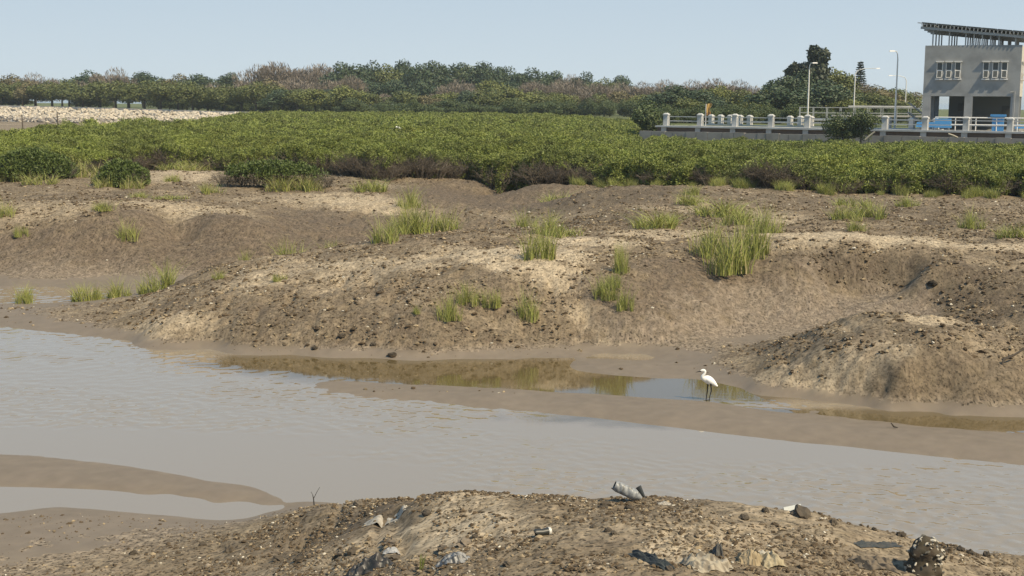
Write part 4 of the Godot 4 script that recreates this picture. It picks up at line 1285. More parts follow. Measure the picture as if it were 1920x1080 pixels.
func build_house() -> void:
	var turn := deg_to_rad(-22.0)
	var bs := Basis(Vector3.UP, turn)
	var corner := ud(1899, 106.0, 3.1)
	var W := 7.3
	var o := corner - bs.x * W
	var t := thing("building", "grey rendered two-storey building on columns with a rooftop solar frame", "building", o, turn)
	var Y1 := 2.75     # underside of the upper storey
	var Y2 := 6.75     # parapet
	var DP := 9.0
	# windows: centre along the front, sill and head height
	var wx := [1.19, 1.89, 2.58, 4.7, 5.4, 6.07]
	var ws := 4.14; var wh := 5.44; var hw := .24
	var b := MB.new()
	b.box(Vector3(0, Y1, -.2), Vector3(W, ws, 0))
	b.box(Vector3(0, wh, -.2), Vector3(W, Y2, 0))
	var x := 0.0
	for c in wx:
		b.box(Vector3(x, ws, -.2), Vector3(c - hw, wh, 0))
		x = c + hw
	b.box(Vector3(x, ws, -.2), Vector3(W, wh, 0))
	part("front_wall", b.mesh(M.render), t)
	# side wall with slit windows
	b = MB.new()
	var sw := [1.0, 1.7, 2.4, 4.6, 5.3, 6.0]
	b.box(Vector3(W - .2, Y1, -DP), Vector3(W, ws, -.2))
	b.box(Vector3(W - .2, wh, -DP), Vector3(W, Y2, -.2))
	x = .2
	for c in sw:
		b.box(Vector3(W - .2, ws, -(c - hw)), Vector3(W, wh, -x))
		x = c + hw
	b.box(Vector3(W - .2, ws, -DP), Vector3(W, wh, -x))
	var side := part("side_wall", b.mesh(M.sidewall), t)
	side.set_meta("label", "cream side wall with sunlight painted into its paler colour")
	b = MB.new()
	b.box(Vector3(0, Y1, -DP), Vector3(.2, Y2, -.2))
	b.box(Vector3(.2, Y1, -DP), Vector3(W - .2, Y2, -DP + .2))
	part("rear_walls", b.mesh(M.render), t)
	part("roof", bar(Vector3(.2, Y2 - .5, -DP + .2), Vector3(W - .2, Y2 - .3, -.2), M.concrete), t)
	part("floor_slab", bar(Vector3(.2, Y1 + .01, -DP + .2), Vector3(W - .2, Y1 + .25, -.2), M.render), t)
	for k in 12:
		var on_front := k < 6
		var holder := Node3D.new()
		holder.name = "window"
		t.add_child(holder, true)
		if on_front: holder.position = Vector3(wx[k], ws, 0)
		else:
			holder.position = Vector3(W, ws, -sw[k - 6])
			holder.rotation.y = PI / 2
		var wt := wh - ws
		b = MB.new()
		b.box(Vector3(-hw + .005, .0, -.14), Vector3(-hw + .05, wt, .03))
		b.box(Vector3(hw - .05, .0, -.14), Vector3(hw - .005, wt, .03))
		b.box(Vector3(-hw + .052, wt - .05, -.14), Vector3(hw - .052, wt - .004, .06))
		b.box(Vector3(-hw + .052, wt * .5 - .03, -.12), Vector3(hw - .052, wt * .5 + .03, -.04))
		part("frame", b.mesh(M.frame), holder)
		part("hood", bar(Vector3(-hw - .06, wt + .002, .002), Vector3(hw + .06, wt + .07, .2), M.frame), holder)
		part("sill", bar(Vector3(-hw - .06, -.10, .003), Vector3(hw + .06, -.006, .2), M.frame), holder)
		part("pane", bar(Vector3(-hw + .052, wt * .5 + .03, -.1), Vector3(hw - .052, wt - .052, -.08), M.glass), holder)
		# bottom-opening sash
		var sash := Node3D.new()
		b = MB.new()
		var sh := wt * .48
		b.box(Vector3(-hw + .055, -sh, 0), Vector3(-hw + .08, 0, .03))
		b.box(Vector3(hw - .08, -sh, 0), Vector3(hw - .055, 0, .03))
		b.box(Vector3(-hw + .081, -sh, 0), Vector3(hw - .081, -sh + .03, .03))
		b.box(Vector3(-hw + .081, -.03, 0), Vector3(hw - .081, 0, .03))
		var sp := part("sash", b.mesh(M.frame), holder, Vector3(0, wt * .5 - .03, .0))
		sp.rotation.x = deg_to_rad(-26.0)
		part("sash_pane", bar(Vector3(-hw + .082, -sh + .031, .01), Vector3(hw - .082, -.031, .018), M.smoky), sp)
		sash.free()
	# dark rooms behind the windows
	part("room_back", bar(Vector3(.3, Y1 + .3, -2.4), Vector3(W - 2.4, Y2 - .6, -2.2), M.interior), t)
	# columns
	for c in [[0.0, .62], [3.2, .62], [W - .64, .64]]:
		part("column", bar(Vector3(c[0] + .004, 0, -.6), Vector3(c[0] + c[1] - .004, Y1 - .002, -.004), M.render), t)
	for c in [[0.0, -4.6], [3.2, -8.8], [W - .64, -4.6], [W - .64, -8.8], [0.0, -8.8]]:
		part("column", bar(Vector3(c[0] + .004, 0, c[1]), Vector3(c[0] + .6, Y1 - .002, c[1] + .6), M.render), t)
	# enclosed ground-floor rooms
	b = MB.new()
	b.box(Vector3(1.75, .0, -4.2), Vector3(W - .7, Y1 - .01, -4.0))
	b.box(Vector3(1.75, .0, -8.7), Vector3(1.95, Y1 - .01, -4.21))
	part("inner_wall", b.mesh(M.interior), t)
	part("inner_door", bar(Vector3(5.9, .0, -3.99), Vector3(6.5, 2.0, -3.94), M.dark), t)
	part("wall_fan", bar(Vector3(2.5, 1.55, -3.99), Vector3(2.9, 2.2, -3.75), M.dark), t)
	part("ground_slab", bar(Vector3(-.3, -.1, -DP), Vector3(W + .3, .06, .3), M.concrete), t)
	b = MB.new()
	b.tube([Vector3(W - .35, .05, .06), Vector3(W - .35, 3.15, .06), Vector3(W - .7, 3.1, .06)], [.03, .03, .03], 6)
	part("drain_pipe", b.mesh(M.steel), t)
	# sloping solar frame on the roof
	var slope := -.105
	for row in [-.25, -3.0, -6.0, -8.7]:
		var px := .55
		var k := 0
		while px < W + 6.0:
			if row > -1.0 and k > 6 and k % 2 == 1:
				px += .62; k += 1
				continue
			if px < W - .1 or row < -1.0:
				var ht := 1.32 + slope * (px + .4) 
				if ht > .1 and px < W: part("roof_post", bar(Vector3(px - .05, Y2 - (.002 if row > -.3 else .3), row - .05 + (.0 if row < -.3 else .15)), Vector3(px + .05, Y2 + ht, row + .05 + (.0 if row < -.3 else .15)), M.steel), t)
			px += (1.25 if k < 2 else .62)
			k += 1
	var frame := Node3D.new()
	frame.name = "solar_frame"
	t.add_child(frame)
	frame.position = Vector3(-.4, Y2 + 1.52, 0)
	frame.rotation.z = atan(slope)
	for row in [.1, -3.0, -6.0, -8.9]:
		part("beam", bar(Vector3(0, -.2, row - .06), Vector3(W + 1.0, 0, row + .06), M.steel), frame)
		part("top_rail", bar(Vector3(-.3, .22, row - .05), Vector3(W + 1.2, .29, row + .05), M.steel), frame)
	var q := .15
	while q < W + .9:
		part("purlin", bar(Vector3(q - .03, .01, -9.1), Vector3(q + .03, .215, .3), M.steel), frame)
		q += .3
	for k in 7:
		part("solar_panel", bar(Vector3(.05 + k * 1.15, .295, -9.0), Vector3(1.15 + k * 1.15, .33, .3), M.panel), frame)
	# things standing before it
	var cab := thing("kiosk_cabinet", "bright blue cabinet with an overhanging cap in front of the building", "cabinet", ud(1862, 103.2, 3.1), turn)
	part("body", bar(Vector3(-.42, .05, -.35), Vector3(.42, 1.2, .35), M.blue), cab)
	part("cap", bar(Vector3(-.56, 1.202, -.48), Vector3(.56, 1.36, .48), M.blue), cab)
	part("foot", bar(Vector3(-.36, 0, -.3), Vector3(.36, .048, .3), M.steel), cab)
	for a in [[1730, 106.0, .8, .7, "low blue tank beside the grey stair"], [1760, 104.5, .62, 1.0, "blue pump housing on legs beside the white pipes"], [1912, 103.5, .7, .6, "low blue machine by the side wall"]]:
		var mc := thing("machine_housing", a[4], "machine", ud(a[0], a[1], 3.1), turn)
		var mb := MB.new()
		mb.frustum(Vector3(-a[2], .3, -.45), Vector3(a[2], a[3], .45), .92, .8)
		part("hood", mb.mesh(M.blue), mc)
		for s in [-1, 1]: part("foot", bar(Vector3(s * a[2] * .7 - .06, 0, -.35), Vector3(s * a[2] * .7 + .06, .298, .35), M.steel), mc)
	# white guard rail
	var g := thing("guard_rail", "white pipe guard rail in front of the open ground floor", "railing", ud(1745, 104.6, 3.1), turn)
	for y in [.55, 1.1]:
		b = MB.new()
		b.tube([Vector3(0, y, 0), Vector3(7.5, y, 0)], [.045, .045], 6)
		part("rail", b.mesh(M.frame), g)
	for k in 6:
		b = MB.new()
		b.tube([Vector3(k * 1.5, 0, 0), Vector3(k * 1.5, 1.14, 0)], [.04, .04], 6)
		part("post", b.mesh(M.frame), g)
	# raised walkway with railings, and its stair
	var wk := thing("raised_walkway", "raised steel walkway with thin railings between the lamps and the building", "walkway", ud(1492, 128.0, 3.0), deg_to_rad(-10.0))
	part("deck", bar(Vector3(3.0, .95, -1.0), Vector3(11.4, 1.08, 1.0), M.deck), wk)
	part("deck", bar(Vector3(.0, .55, -1.2), Vector3(2.95, .66, 1.2), M.steel), wk)
	for z in [-1.0, 1.0]:
		for y in [1.55, 2.05]:
			part("rail", bar(Vector3(.0, y - .3, z - .03), Vector3(11.4, y - .24, z + .03), M.steel), wk)
		for k in 10:
			part("post", bar(Vector3(k * 1.26, .1, z - .035), Vector3(k * 1.26 + .07, 1.82, z + .035), M.steel), wk)
	part("coping", bar(Vector3(4.6, 1.84, -1.6), Vector3(10.8, 1.98, -1.2), M.white), wk)
	var st := thing("steel_stair", "grey steel stair rising to the walkway beside the building", "stair", ud(1722, 112.0, 3.0), deg_to_rad(-10.0))
	for z in [-.45, .45]:
		b = MB.new()
		b.tube([Vector3(.6, .0, z), Vector3(-1.2, 1.5, z)], [.06, .06], 5)
		part("stringer", b.mesh(M.steel), st)
		b = MB.new()
		b.tube([Vector3(.6, .9, z), Vector3(-1.2, 2.3, z)], [.035, .035], 5)
		part("handrail", b.mesh(M.steel), st)
	for k in 7:
		part("tread", bar(Vector3(.55 - k * .26 - .13, .16 + k * .21, -.44), Vector3(.55 - k * .26 + .13, .2 + k * .21, .44), M.steel), st)
	# lamps
	lamp_post(1518, 118, 122, .2, "white street lamp before the tall ragged tree, short arm")
	lamp_post(1604, 128, 150, 2.2, "street lamp with a long arm beside the tiered conifer")
	lamp_post(1684, 96, 112, -.35, "tall white street lamp nearest the grey building")
	lamp_post(1700, 142, 170, -1.9, "slender far street lamp with a long arm behind the tall lamp")
	# timber leaning on the wall
	for a in [[1622, 1640, 262, 247, "weathered timber propped on the wall under the shrub"], [1778, 1796, 251, 258, "pale broken plank lying against the retaining wall"]]:
		var p0 := at_d(a[0], a[2], 99.0)
		var p1 := at_d(a[1], a[3], 98.8)
		b = MB.new()
		b.col = Color(.42, .37, .29)
		b.tube([p0, p0.lerp(p1, .5) + Vector3(0, .02, 0), p1], [.07, .075, .06], 5)
		tag(part("timber", b.mesh(M.twig)), a[4], "timber")
	# old posts standing in the mangroves
	for a in [[43, 215, 252, 104, "thin weathered post leaning left of its pair in the mangroves"], [109, 212, 252, 104, "taller weathered post standing by the reeds in the mangroves"], [618, 229, 246, 118, "short lone post poking out of the mangroves"], [643, 231, 244, 130, "tiny grey stake in the back of the mangroves"]]:
		var p1 := at_d(a[0] - 2, a[1], a[3])
		var p0 := at_d(a[0] + 2, a[2] + 20, a[3])
		b = MB.new()
		b.col = Color(.11, .09, .07)
		b.tube([p0, p0.lerp(p1, .5), p1], [.07, .06, .045], 6)
		tag(part("wooden_post", b.mesh(M.twig)), a[4], "post", "old posts in the mangroves")

# ---------------------------------------------------------------- birds
func build_birds() -> void:
	var p := at_h(1324, 751, 0.0)
	var t := thing("egret", "white egret standing in the shallow pool, facing the channel", "bird", p)
	var b := MB.new()
	var pts := [Vector3(-.115, .545, 0), Vector3(-.10, .553, 0), Vector3(-.07, .557, 0), Vector3(-.045, .548, 0), Vector3(-.035, .525, 0), Vector3(-.05, .49, 0), Vector3(-.075, .455, 0), Vector3(-.07, .425, 0), Vector3(-.035, .405, 0), Vector3(.015, .39, 0), Vector3(.07, .36, 0), Vector3(.12, .325, 0), Vector3(.165, .29, 0), Vector3(.20, .265, 0)]
	var rad := [.008, .018, .026, .026, .022, .022, .03, .042, .06, .075, .07, .052, .03, .01]
	var sp := []; var sr := []
	for k in pts.size() - 1:
		for q in 3:
			var e := q / 3.0
			var k0 := maxi(k - 1, 0); var k3 := mini(k + 2, pts.size() - 1)
			sp.append(pts[k].cubic_interpolate(pts[k + 1], pts[k0], pts[k3], e))
			sr.append(cubic(rad[k0], rad[k], rad[k + 1], rad[k3], e))
	sp.append(pts[-1]); sr.append(rad[-1])
	b.tube(sp, sr, 14, .72)
	part("body", b.mesh(M.feather), t)
	for s in [-1, 1]:                               # folded wings lie along the flanks
		b = MB.new()
		b.tube([Vector3(-.01, .40, s * .045), Vector3(.05, .375, s * .06), Vector3(.12, .33, s * .045), Vector3(.19, .272, s * .018)], [.02, .042, .032, .006], 8, .4)
		part("wing", b.mesh(M.feather), t)
		b = MB.new()
		b.tube([Vector3(-.095, .553, s * .02), Vector3(-.094, .553, s * .024)], [.006, .004], 6)
		part("eye", b.mesh(M.black), t)
	b = MB.new()
	b.tube([Vector3(-.105, .545, 0), Vector3(-.16, .532, 0), Vector3(-.205, .518, 0)], [.012, .007, .002], 6)
	part("bill", b.mesh(M.black), t)
	for a in [[Vector3(.03, .33, -.03), Vector3(.022, .17, -.03), Vector3(.0, .0, -.03)], [Vector3(.07, .33, .03), Vector3(.085, .19, .03), Vector3(.045, .02, .03)]]:
		b = MB.new()
		b.tube([a[0], a[0].lerp(a[1], .5), a[1], a[1].lerp(a[2], .6), a[2] - Vector3(0, .05, 0)], [.019, .012, .011, .008, .008], 6)
		for q in [-.4, 0.0, .4]:
			b.tube([a[2], a[2] + Vector3(-.05, -.006, sin(q) * .05)], [.006, .004], 4)
		part("leg", b.mesh(M.black), t)
	# a gliding egret low over the mangroves
	var f := at_d(746, 239, 92)
	t = thing("flying_bird", "small pale bird gliding low over the mangroves, wings spread", "bird", f, .5)
	b = MB.new()
	b.tube([Vector3(-.3, .06, 0), Vector3(-.18, .04, 0), Vector3(0, 0, 0), Vector3(.2, -.06, 0), Vector3(.36, -.1, 0)], [.012, .04, .07, .045, .01], 8)
	part("body", b.mesh(M.feather), t)
	for s in [-1, 1]:
		b = MB.new()
		var w := [Vector3(-.1, .03, s * .03), Vector3(-.12, .12, s * .25), Vector3(.0, .06, s * .52), Vector3(.08, .05, s * .5), Vector3(.08, .08, s * .22), Vector3(.12, .0, s * .03)]
		for q in [[0, 1, 4], [0, 4, 5], [1, 2, 3], [1, 3, 4]]:
			for lift in [.012, -.012]:
				b.tri(w[q[0]] + Vector3(0, lift, 0), w[q[1]] + Vector3(0, lift, 0), w[q[2]] + Vector3(0, lift, 0))
		part("wing", b.mesh(M.feather), t)
	b = MB.new()
	b.tube([Vector3(-.3, .06, 0), Vector3(-.38, .06, 0)], [.01, .003], 5)
	part("bill", b.mesh(M.black), t)
	t.scale = Vector3.ONE * .62

# ---------------------------------------------------------------- litter on the near bank
func smooth_sheet(b: MB, pt: Array, tone: Callable, closed := false) -> void:
	var nv := pt.size()
	var nu: int = pt[0].size()
	var k0 := b.v.size()
	for j in nv:
		for i in nu:
			var i0 := (i - 1 + nu) % nu if closed else maxi(i - 1, 0)
			var i1 := (i + 1) % nu if closed else mini(i + 1, nu - 1)
			var du: Vector3 = pt[j][i1] - pt[j][i0]
			var dv: Vector3 = pt[mini(j + 1, nv - 1)][i] - pt[maxi(j - 1, 0)][i]
			var nn := dv.cross(du).normalized()
			b.v.append(pt[j][i]); b.n.append(nn); b.c.append(tone.call(i, j))
	for j in nv - 1:
		for i in (nu if closed else nu - 1):
			var a := k0 + j * nu + i
			var c := k0 + j * nu + (i + 1) % nu
			b.i.append_array(PackedInt32Array([a, c, c + nu, a, c + nu, a + nu]))

func rag(called: String, label: String, category: String, u: float, v: float, hg: float, wpx: float, dpx: float, ang: float, cols: Array, fold: float, lift: float, seed_: int, m: Material = null) -> void:
	# a crumpled sheet that follows the ground, with pleats and a ragged outline
	var p := at_h(u, v, hg)
	var d := -p.z
	var wid := wpx * d / F
	var dep := dpx * d / F
	var nz := FastNoiseLite.new()
	nz.seed = seed_
	nz.frequency = 1.0
	var o := Vector3(p.x, ground_h(p.x, d), p.z)
	var b := MB.new()
	var nu := 30; var nv := 20
	var pt := []
	for j in nv + 1:
		var row := []
		for i in nu + 1:
			var s := i / float(nu) * 2 - 1
			var t := j / float(nv) * 2 - 1
			var edge := 1.0 + .28 * nz.get_noise_2d(atan2(t, s) * 1.2 + 50, 0)
			var q := sqrt(s * s * (1 - t * t * .4) + t * t * (1 - s * s * .4))
			var lx := s * wid * .5 * edge
			var lz := t * dep * .5 * edge
			var rx := lx * cos(ang) - lz * sin(ang)
			var rz := lx * sin(ang) + lz * cos(ang)
			var ph := (s * 1.5 + nz.get_noise_2d(s * .7, t * .7) * 1.6 + t * .5) * 2.2
			var pleat := pow(.5 + .5 * sin(ph * 1.6), 1.6) * (.6 + .8 * nz.get_noise_2d(s * .9 + 11, t * 1.6))
			var y := ground_h(o.x + rx, -(o.z + rz)) - o.y + .006
			y += (1.0 - q * q * .9) * lift + maxf(0.0, 1.0 - q) * .0 + pleat * fold * (1.0 - clampf(q, 0, 1) * .55) + nz.get_noise_2d(s * 2.2, t * 1.8 + 7) * fold * .45
			if q > .93: y = minf(y, ground_h(o.x + rx, -(o.z + rz)) - o.y + .008)
			row.append(Vector3(rx, y, rz))
		pt.append(row)
	smooth_sheet(b, pt, func(i, j): return cols[0].lerp(cols[1], sm(-.15, .25, nz.get_noise_2d(i * .16 + 30, j * .16))))
	var e := part(called, b.mesh(m if m else M.cloth), self, o)
	tag(e, label, category)

func build_litter() -> void:
	# crushed bottle propped on the crest
	var p := at_h(1199, 946, 1.42)
	p.y = ground_h(p.x, -p.z)
	var t := thing("crushed_bottle", "crushed silvery plastic bottle lying on the crest of the near bank", "bottle", p)
	var b := MB.new()
	var A := Vector3(.02, .03, 0)
	var Z := Vector3(-.25, .155, -.02)
	var ax := (Z - A).normalized()
	var sd := ax.cross(Vector3(0, 0, 1)).normalized()
	var nz := FastNoiseLite.new()
	nz.seed = 5
	nz.frequency = 1.0
	var prof := [.014, .034, .05, .058, .06, .057, .06, .06, .059, .058, .05]
	var rings := []
	for k in 33:
		var e := k / 32.0
		var f := e * (prof.size() - 1)
		var i0 := mini(int(f), prof.size() - 2)
		var r0: float = lerpf(prof[i0], prof[i0 + 1], f - i0)
		var ring := []
		for s in 20:
			var a := TAU * s / 20.0
			var r := r0 * (1.0 + .10 * nz.get_noise_3d(cos(a) * 1.3, sin(a) * 1.3, e * 3.0) - .2 * maxf(0.0, sin(e * 21.0 + a * 2.0)) * maxf(0.0, cos(a - 1.0)))
			ring.append(A + (Z - A) * e + (sd * cos(a) * .95 + Vector3(0, 0, 1) * sin(a) * .8) * r)
		rings.append(ring)
	smooth_sheet(b, rings, func(s, k): return Color(.14, .135, .12) if nz.get_noise_2d(k * .2 + 60, s * .2) > .3 else Color(.3, .31, .31) * (.8 + .3 * nz.get_noise_2d(k * .3, s * .3)), true)
	part("body", b.mesh(M.plastic), t)
	b = MB.new()
	b.col = Color(.03, .035, .035)
	b.tube([A + Vector3(.03, -.0, -.04), A + Vector3(-.03, .10, -.06)], [.012, .03], 8, .4)
	part("torn_flap", b.mesh(M.plastic), t)
	b = MB.new()
	b.col = Color(.25, .25, .24)
	b.tube([Z - ax * .01 + sd * -.03, Z + ax * .018 + sd * -.034], [.016, .012], 8)
	part("nub", b.mesh(M.plastic), t)
	rag("plastic_sheet", "pale torn plastic sheet half buried among dark stones", "plastic", 722, 973, .98, 84, 40, .1, [Color(.38, .34, .28), Color(.29, .26, .21)], .008, .0, 3)
	rag("dark_bag", "black crumpled plastic bag at the foot of the near bank", "bag", 690, 1068, 1.05, 92, 60, -.2, [Color(.022, .02, .018), Color(.06, .052, .044)], .1, .06, 8, M.plastic)
	rag("wrapper", "grey and white striped wrapper crumpled on the gravel", "wrapper", 848, 1058, 1.28, 58, 46, .5, [Color(.27, .26, .24), Color(.05, .05, .05)], .055, .03, 13, M.plastic)
	rag("dark_cloth", "long dark slate cloth twisted across the gravel", "cloth", 1222, 1058, 1.49, 34, 120, -.55, [Color(.022, .03, .033), Color(.05, .055, .055)], .06, .03, 17)
	rag("pale_cloth", "pale cream cloth with deep folds beside the twisted dark cloth", "cloth", 1322, 1066, 1.5, 84, 76, -.35, [Color(.36, .31, .23), Color(.18, .15, .11)], .085, .05, 23)
	rag("grey_rag", "small dark grey rag standing behind the pale cream cloth", "rag", 1346, 1040, 1.49, 22, 34, .1, [Color(.06, .058, .052), Color(.1, .095, .085)], .06, .07, 29)
	rag("tan_cloth", "tan puckered cloth humped on the near bank", "cloth", 1405, 1050, 1.48, 50, 54, .2, [Color(.33, .26, .16), Color(.22, .17, .10)], .06, .07, 31)
	rag("cream_cloth", "cream rounded cloth pad beside the tan puckered cloth", "cloth", 1446, 1052, 1.47, 52, 52, -.4, [Color(.37, .31, .2), Color(.27, .22, .135)], .05, .06, 37)
	rag("dark_strip", "narrow blue-black fabric strip trailing over the near bank", "fabric", 1645, 1018, 1.3, 112, 26, -.55, [Color(.035, .042, .045), Color(.06, .06, .058)], .03, .01, 41)
	rag("torn_sack", "torn dark sack with a stiff rim lying before the shell rock", "sack", 1640, 1058, 1.33, 92, 52, -.15, [Color(.15, .12, .085), Color(.03, .026, .022)], .07, .03, 43)
	rag("white_scrap", "white plastic scrap lying flat beside the cream pad", "plastic", 1440, 1036, 1.47, 34, 20, 0.0, [Color(.46, .42, .34), Color(.4, .36, .28)], .02, .02, 47)
	rag("grey_film", "thin grey plastic film among the near bank's pebbles", "plastic", 735, 1028, 1.1, 34, 26, .2, [Color(.36, .36, .35), Color(.28, .27, .25)], .02, .015, 53)
	rag("white_film", "small white film scrap on the crest of the near bank", "plastic", 1245, 955, 1.43, 26, 16, 0.0, [Color(.36, .33, .28), Color(.28, .25, .2)], .015, .02, 59)
	# white foam board at the crest
	var q := at_h(1487, 964, 1.39)
	q.y = ground_h(q.x, -q.z)
	b = MB.new()
	b.col = Color(.5, .52, .5)
	b.box(Vector3(-.095, -.02, -.012), Vector3(.085, .045, .012))
	var o := part("foam_board", b.mesh(M.plastic), self, q)
	o.rotation = Vector3(-.4, .15, .16)
	tag(o, "white foam board edge sticking up from the bank crest", "board")
	# tipped can
	q = at_h(1017, 1014, 1.39)
	q.y = ground_h(q.x, -q.z) + .03
	t = thing("tin_can", "black tin can with a white end lying among the gravel", "can", q, .35)
	b = MB.new()
	b.col = Color(.03, .028, .025)
	b.tube([Vector3(-.07, .0, 0), Vector3(-.065, .003, 0), Vector3(0, .0, 0), Vector3(.055, .004, 0)], [.03, .036, .033, .036], 12)
	part("body", b.mesh(M.plastic), t)
	b = MB.new()
	b.col = Color(.55, .53, .48)
	b.tube([Vector3(.056, .004, 0), Vector3(.078, .004, 0), Vector3(.082, .004, 0)], [.037, .037, .032], 12)
	part("lid", b.mesh(M.plastic), t)
	# rock crusted with shells
	q = at_h(1731, 1072, 1.22)
	q.y = ground_h(q.x, -q.z) - .05
	t = thing("shell_rock", "upright dark rock crusted with oyster shells on the near bank", "rock", q)
	b = MB.new()
	nz.seed = 77
	var ringz := []
	for k in 15:
		var e := k / 14.0
		var ring := []
		for s in 18:
			var a := TAU * s / 18.0
			var r := (.185 * (1.0 - e * .25) * sqrt(maxf(0.0, 1.0 - pow(e, 4.0))) + .004) * (1.0 + .7 * nz.get_noise_3d(cos(a) * 1.1, sin(a) * 1.1, e * 2.6)) * (1.0 + .35 * maxf(0.0, .3 - e) * (1.0 - cos(a)))
			ring.append(Vector3(cos(a) * r * .85 + .02 * sin(e * 3.0), e * .41, sin(a) * r * .75))
		ringz.append(ring)
	smooth_sheet(b, ringz, func(i, j): return Color(.09, .075, .056) * (.8 + .5 * nz.get_noise_2d(j * 1.1, i * 1.1)), true)
	var core := part("core", b.mesh(M.stone), t)
	var sh := [stone_mesh(701, .35, .4), stone_mesh(702, .3, .5)]
	for k in 120:
		var e := rng.randf_range(.18, .98)
		var a := rng.randf() * TAU
		var kk := int(e * 14)
		var at: Vector3 = ringz[kk][int(a / TAU * 18) % 18]
		var s := rng.randf_range(.012, .034)
		var mi := part("shell", sh[k % 2], t, at)
		mi.basis = Basis(Vector3(rng.randfn(), rng.randfn(), rng.randfn()).normalized(), rng.randf() * 3.0).scaled(Vector3(s, s, s))
		mi.set_surface_override_material(0, M.shell_dark if rng.randf() < .55 else M.shell_pale)
	# twigs
	q = at_h(588, 945, .5)
	q.y = ground_h(q.x, -q.z)
	b = MB.new()
	b.col = Color(.05, .045, .04)
	b.tube([Vector3(.01, -.03, 0), Vector3(0, .10, 0), Vector3(-.01, .15, 0)], [.009, .007, .004], 5)
	b.tube([Vector3(0, .10, 0), Vector3(.045, .19, 0), Vector3(.08, .25, .01)], [.004, .003, .002], 4)
	b.tube([Vector3(-.01, .15, 0), Vector3(-.03, .19, 0)], [.003, .002], 4)
	tag(part("twig", b.mesh(M.twig), self, q), "thin dark twig upright where the near bank meets the water", "twig")
	q = at_h(1062, 948, 1.38)
	q.y = ground_h(q.x, -q.z)
	b = MB.new()
	b.col = Color(.36, .34, .30)
	var loop := []; var lr := []
	for k in 10:
		var a := PI * (1.0 - k / 9.0)
		loop.append(Vector3(.055 + cos(a) * .055, -.02 + .085 * pow(maxf(0.0, sin(a)), .7) + (.02 if k > 6 else 0.0), 0))
		lr.append(.0035)
	b.tube(loop, lr, 4)
	tag(part("wire_loop", b.mesh(M.twig), self, q), "thin pale wire bent in a loop on the bank crest", "wire")
	q = at_h(1905, 690, .6)
	q.y = ground_h(q.x, -q.z)
	b = MB.new()
	b.col = Color(.075, .06, .045)
	b.tube([Vector3(-.28, -.02, .05), Vector3(-.24, .09, .03), Vector3(-.05, .16, 0), Vector3(.16, .28, -.04), Vector3(.3, .36, -.05)], [.022, .024, .02, .016, .01], 6)
	tag(part("driftwood_branch", b.mesh(M.twig), self, q), "dark crooked driftwood branch sticking out of the right mound", "branch")
	q = at_h(1676, 800, .07)
	q.y = ground_h(q.x, -q.z)
	b = MB.new()
	b.col = Color(.06, .05, .035)
	b.tube([Vector3(-.05, .09, 0), Vector3(.0, .03, 0), Vector3(.06, .015, .02)], [.008, .016, .006], 5)
	b.tube([Vector3(.0, .03, 0), Vector3(.09, -.005, -.06)], [.01, .004], 4)
	tag(part("driftwood_chip", b.mesh(M.twig), self, q), "small forked driftwood chip on the bare mud spit", "driftwood")
	q = at_h(790, 1072, 1.22)
	q.y = ground_h(q.x, -q.z)
	b = MB.new()
	for k in 7:
		var g := rng.randf_range(.8, 1.2)
		b.col = Color(.15 * g, .17 * g, .04 * g)
		var bx := rng.randf_range(-.015, .015)
		var tipx := bx + rng.randf_range(-.01, .06)
		var hh := rng.randf_range(.08, .19)
		b.quad(Vector3(bx - .003, -.01, 0), Vector3(bx + .003, -.01, 0), Vector3((bx + tipx) * .5 + .003, hh * .6, .01), Vector3((bx + tipx) * .5 - .003, hh * .6, .01))
		b.tri(Vector3((bx + tipx) * .5 - .003, hh * .6, .01), Vector3((bx + tipx) * .5 + .003, hh * .6, .01), Vector3(tipx, hh, .0))
	tag(part("grass_sprig", b.mesh(M.grass), self, q), "single young grass sprig growing beside the black bag", "grass")

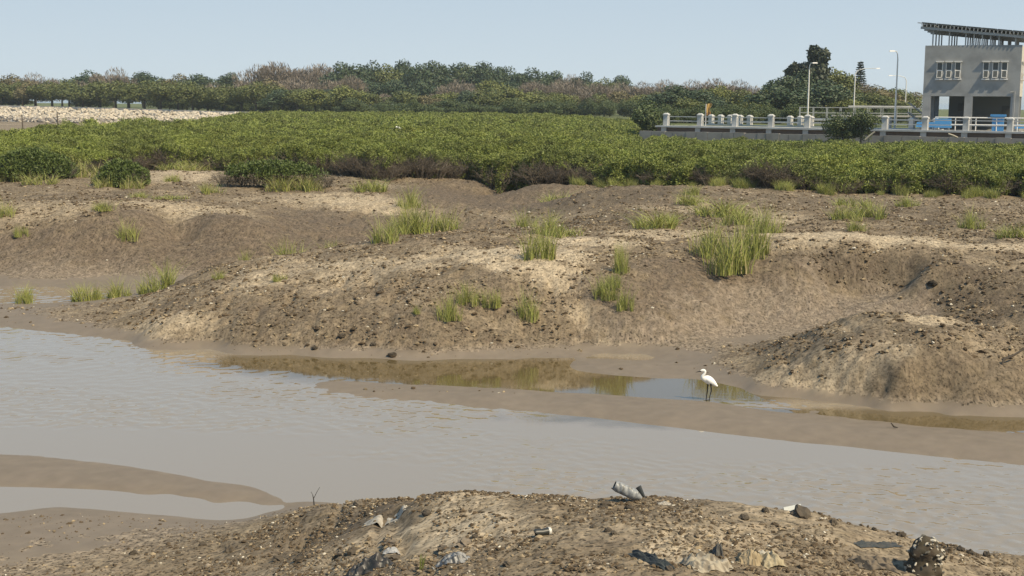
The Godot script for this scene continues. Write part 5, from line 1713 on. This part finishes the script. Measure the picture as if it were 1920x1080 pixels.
# ----------------------------------------------------------------
func _ready() -> void:
	# camera
	cam_basis = Basis(Vector3.RIGHT, deg_to_rad(-PITCH)) * Basis(Vector3.BACK, deg_to_rad(ROLL))
	var cam := Camera3D.new()
	cam.name = "camera"
	add_child(cam)
	cam.transform = Transform3D(cam_basis, Vector3(0, H, 0))
	cam.fov = rad_to_deg(2.0 * atan(540.0 / F))
	cam.near = 0.1
	cam.far = 12000.0
	cam.current = true
	# sky and air
	var env := Environment.new()
	var sky := Sky.new()
	var sk := ProceduralSkyMaterial.new()
	sk.sky_horizon_color = Color(.742, .79, .815)
	sk.sky_top_color = Color(.44, .58, .72)
	sk.sky_curve = .16
	sk.ground_horizon_color = Color(.65, .69, .71)
	sk.ground_bottom_color = Color(.38, .35, .30)
	sk.sun_angle_max = 0.0
	sky.sky_material = sk
	env.background_mode = Environment.BG_SKY
	env.sky = sky
	env.tonemap_mode = Environment.TONE_MAPPER_LINEAR
	env.tonemap_exposure = 1.25
	env.fog_enabled = true
	env.fog_density = .00026
	env.fog_light_color = Color(.78, .82, .84)
	env.sdfgi_enabled = true
	env.ssao_enabled = true
	env.ssil_enabled = true
	var we := WorldEnvironment.new()
	we.name = "world_environment"
	we.environment = env
	add_child(we)
	# sun
	var sun := DirectionalLight3D.new()
	sun.name = "sun"
	sun.light_energy = 1.5
	sun.light_color = Color(1.0, .93, .80)
	sun.light_angular_distance = .6
	sun.shadow_enabled = true
	add_child(sun)
	sun.look_at_from_position(SUN.normalized() * 50.0, Vector3.ZERO)

	rng.seed = 2024
	n_big.seed = 1; n_big.frequency = .22; n_big.fractal_octaves = 3
	n_mid.seed = 2; n_mid.frequency = .9; n_mid.fractal_octaves = 3
	n_fine.seed = 3; n_fine.frequency = 3.6; n_fine.fractal_octaves = 3
	n_patch.seed = 4; n_patch.frequency = .28; n_patch.fractal_octaves = 4
	n_warp.seed = 5; n_warp.frequency = .5; n_warp.fractal_octaves = 4
	make_materials()
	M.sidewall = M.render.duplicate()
	M.sidewall.albedo_color = lc(.56, .52, .45)  # lighter copy of the front render, sunlight put into its colour
	M.shell_dark = M.stone.duplicate()
	M.shell_dark.albedo_color = lc(.12, .11, .09)
	M.shell_pale = M.stone.duplicate()
	M.shell_pale.albedo_color = lc(.48, .44, .36)
	var t0 := Time.get_ticks_msec()
	solve_terrain()
	print("terrain ", Time.get_ticks_msec() - t0)
	build_ground()
	print("ground ", Time.get_ticks_msec() - t0)
	build_water()
	print("water ", Time.get_ticks_msec() - t0)
	build_embankment()
	rock_slope()
	build_tree_belt()
	print("trees ", Time.get_ticks_msec() - t0)
	build_mangroves()
	print("mangroves ", Time.get_ticks_msec() - t0)
	build_promenade()
	build_house()
	build_grass()
	scatter_gravel()
	print("gravel ", Time.get_ticks_msec() - t0)
	single_stones()
	build_birds()
	build_litter()
	print("done ", Time.get_ticks_msec() - t0)
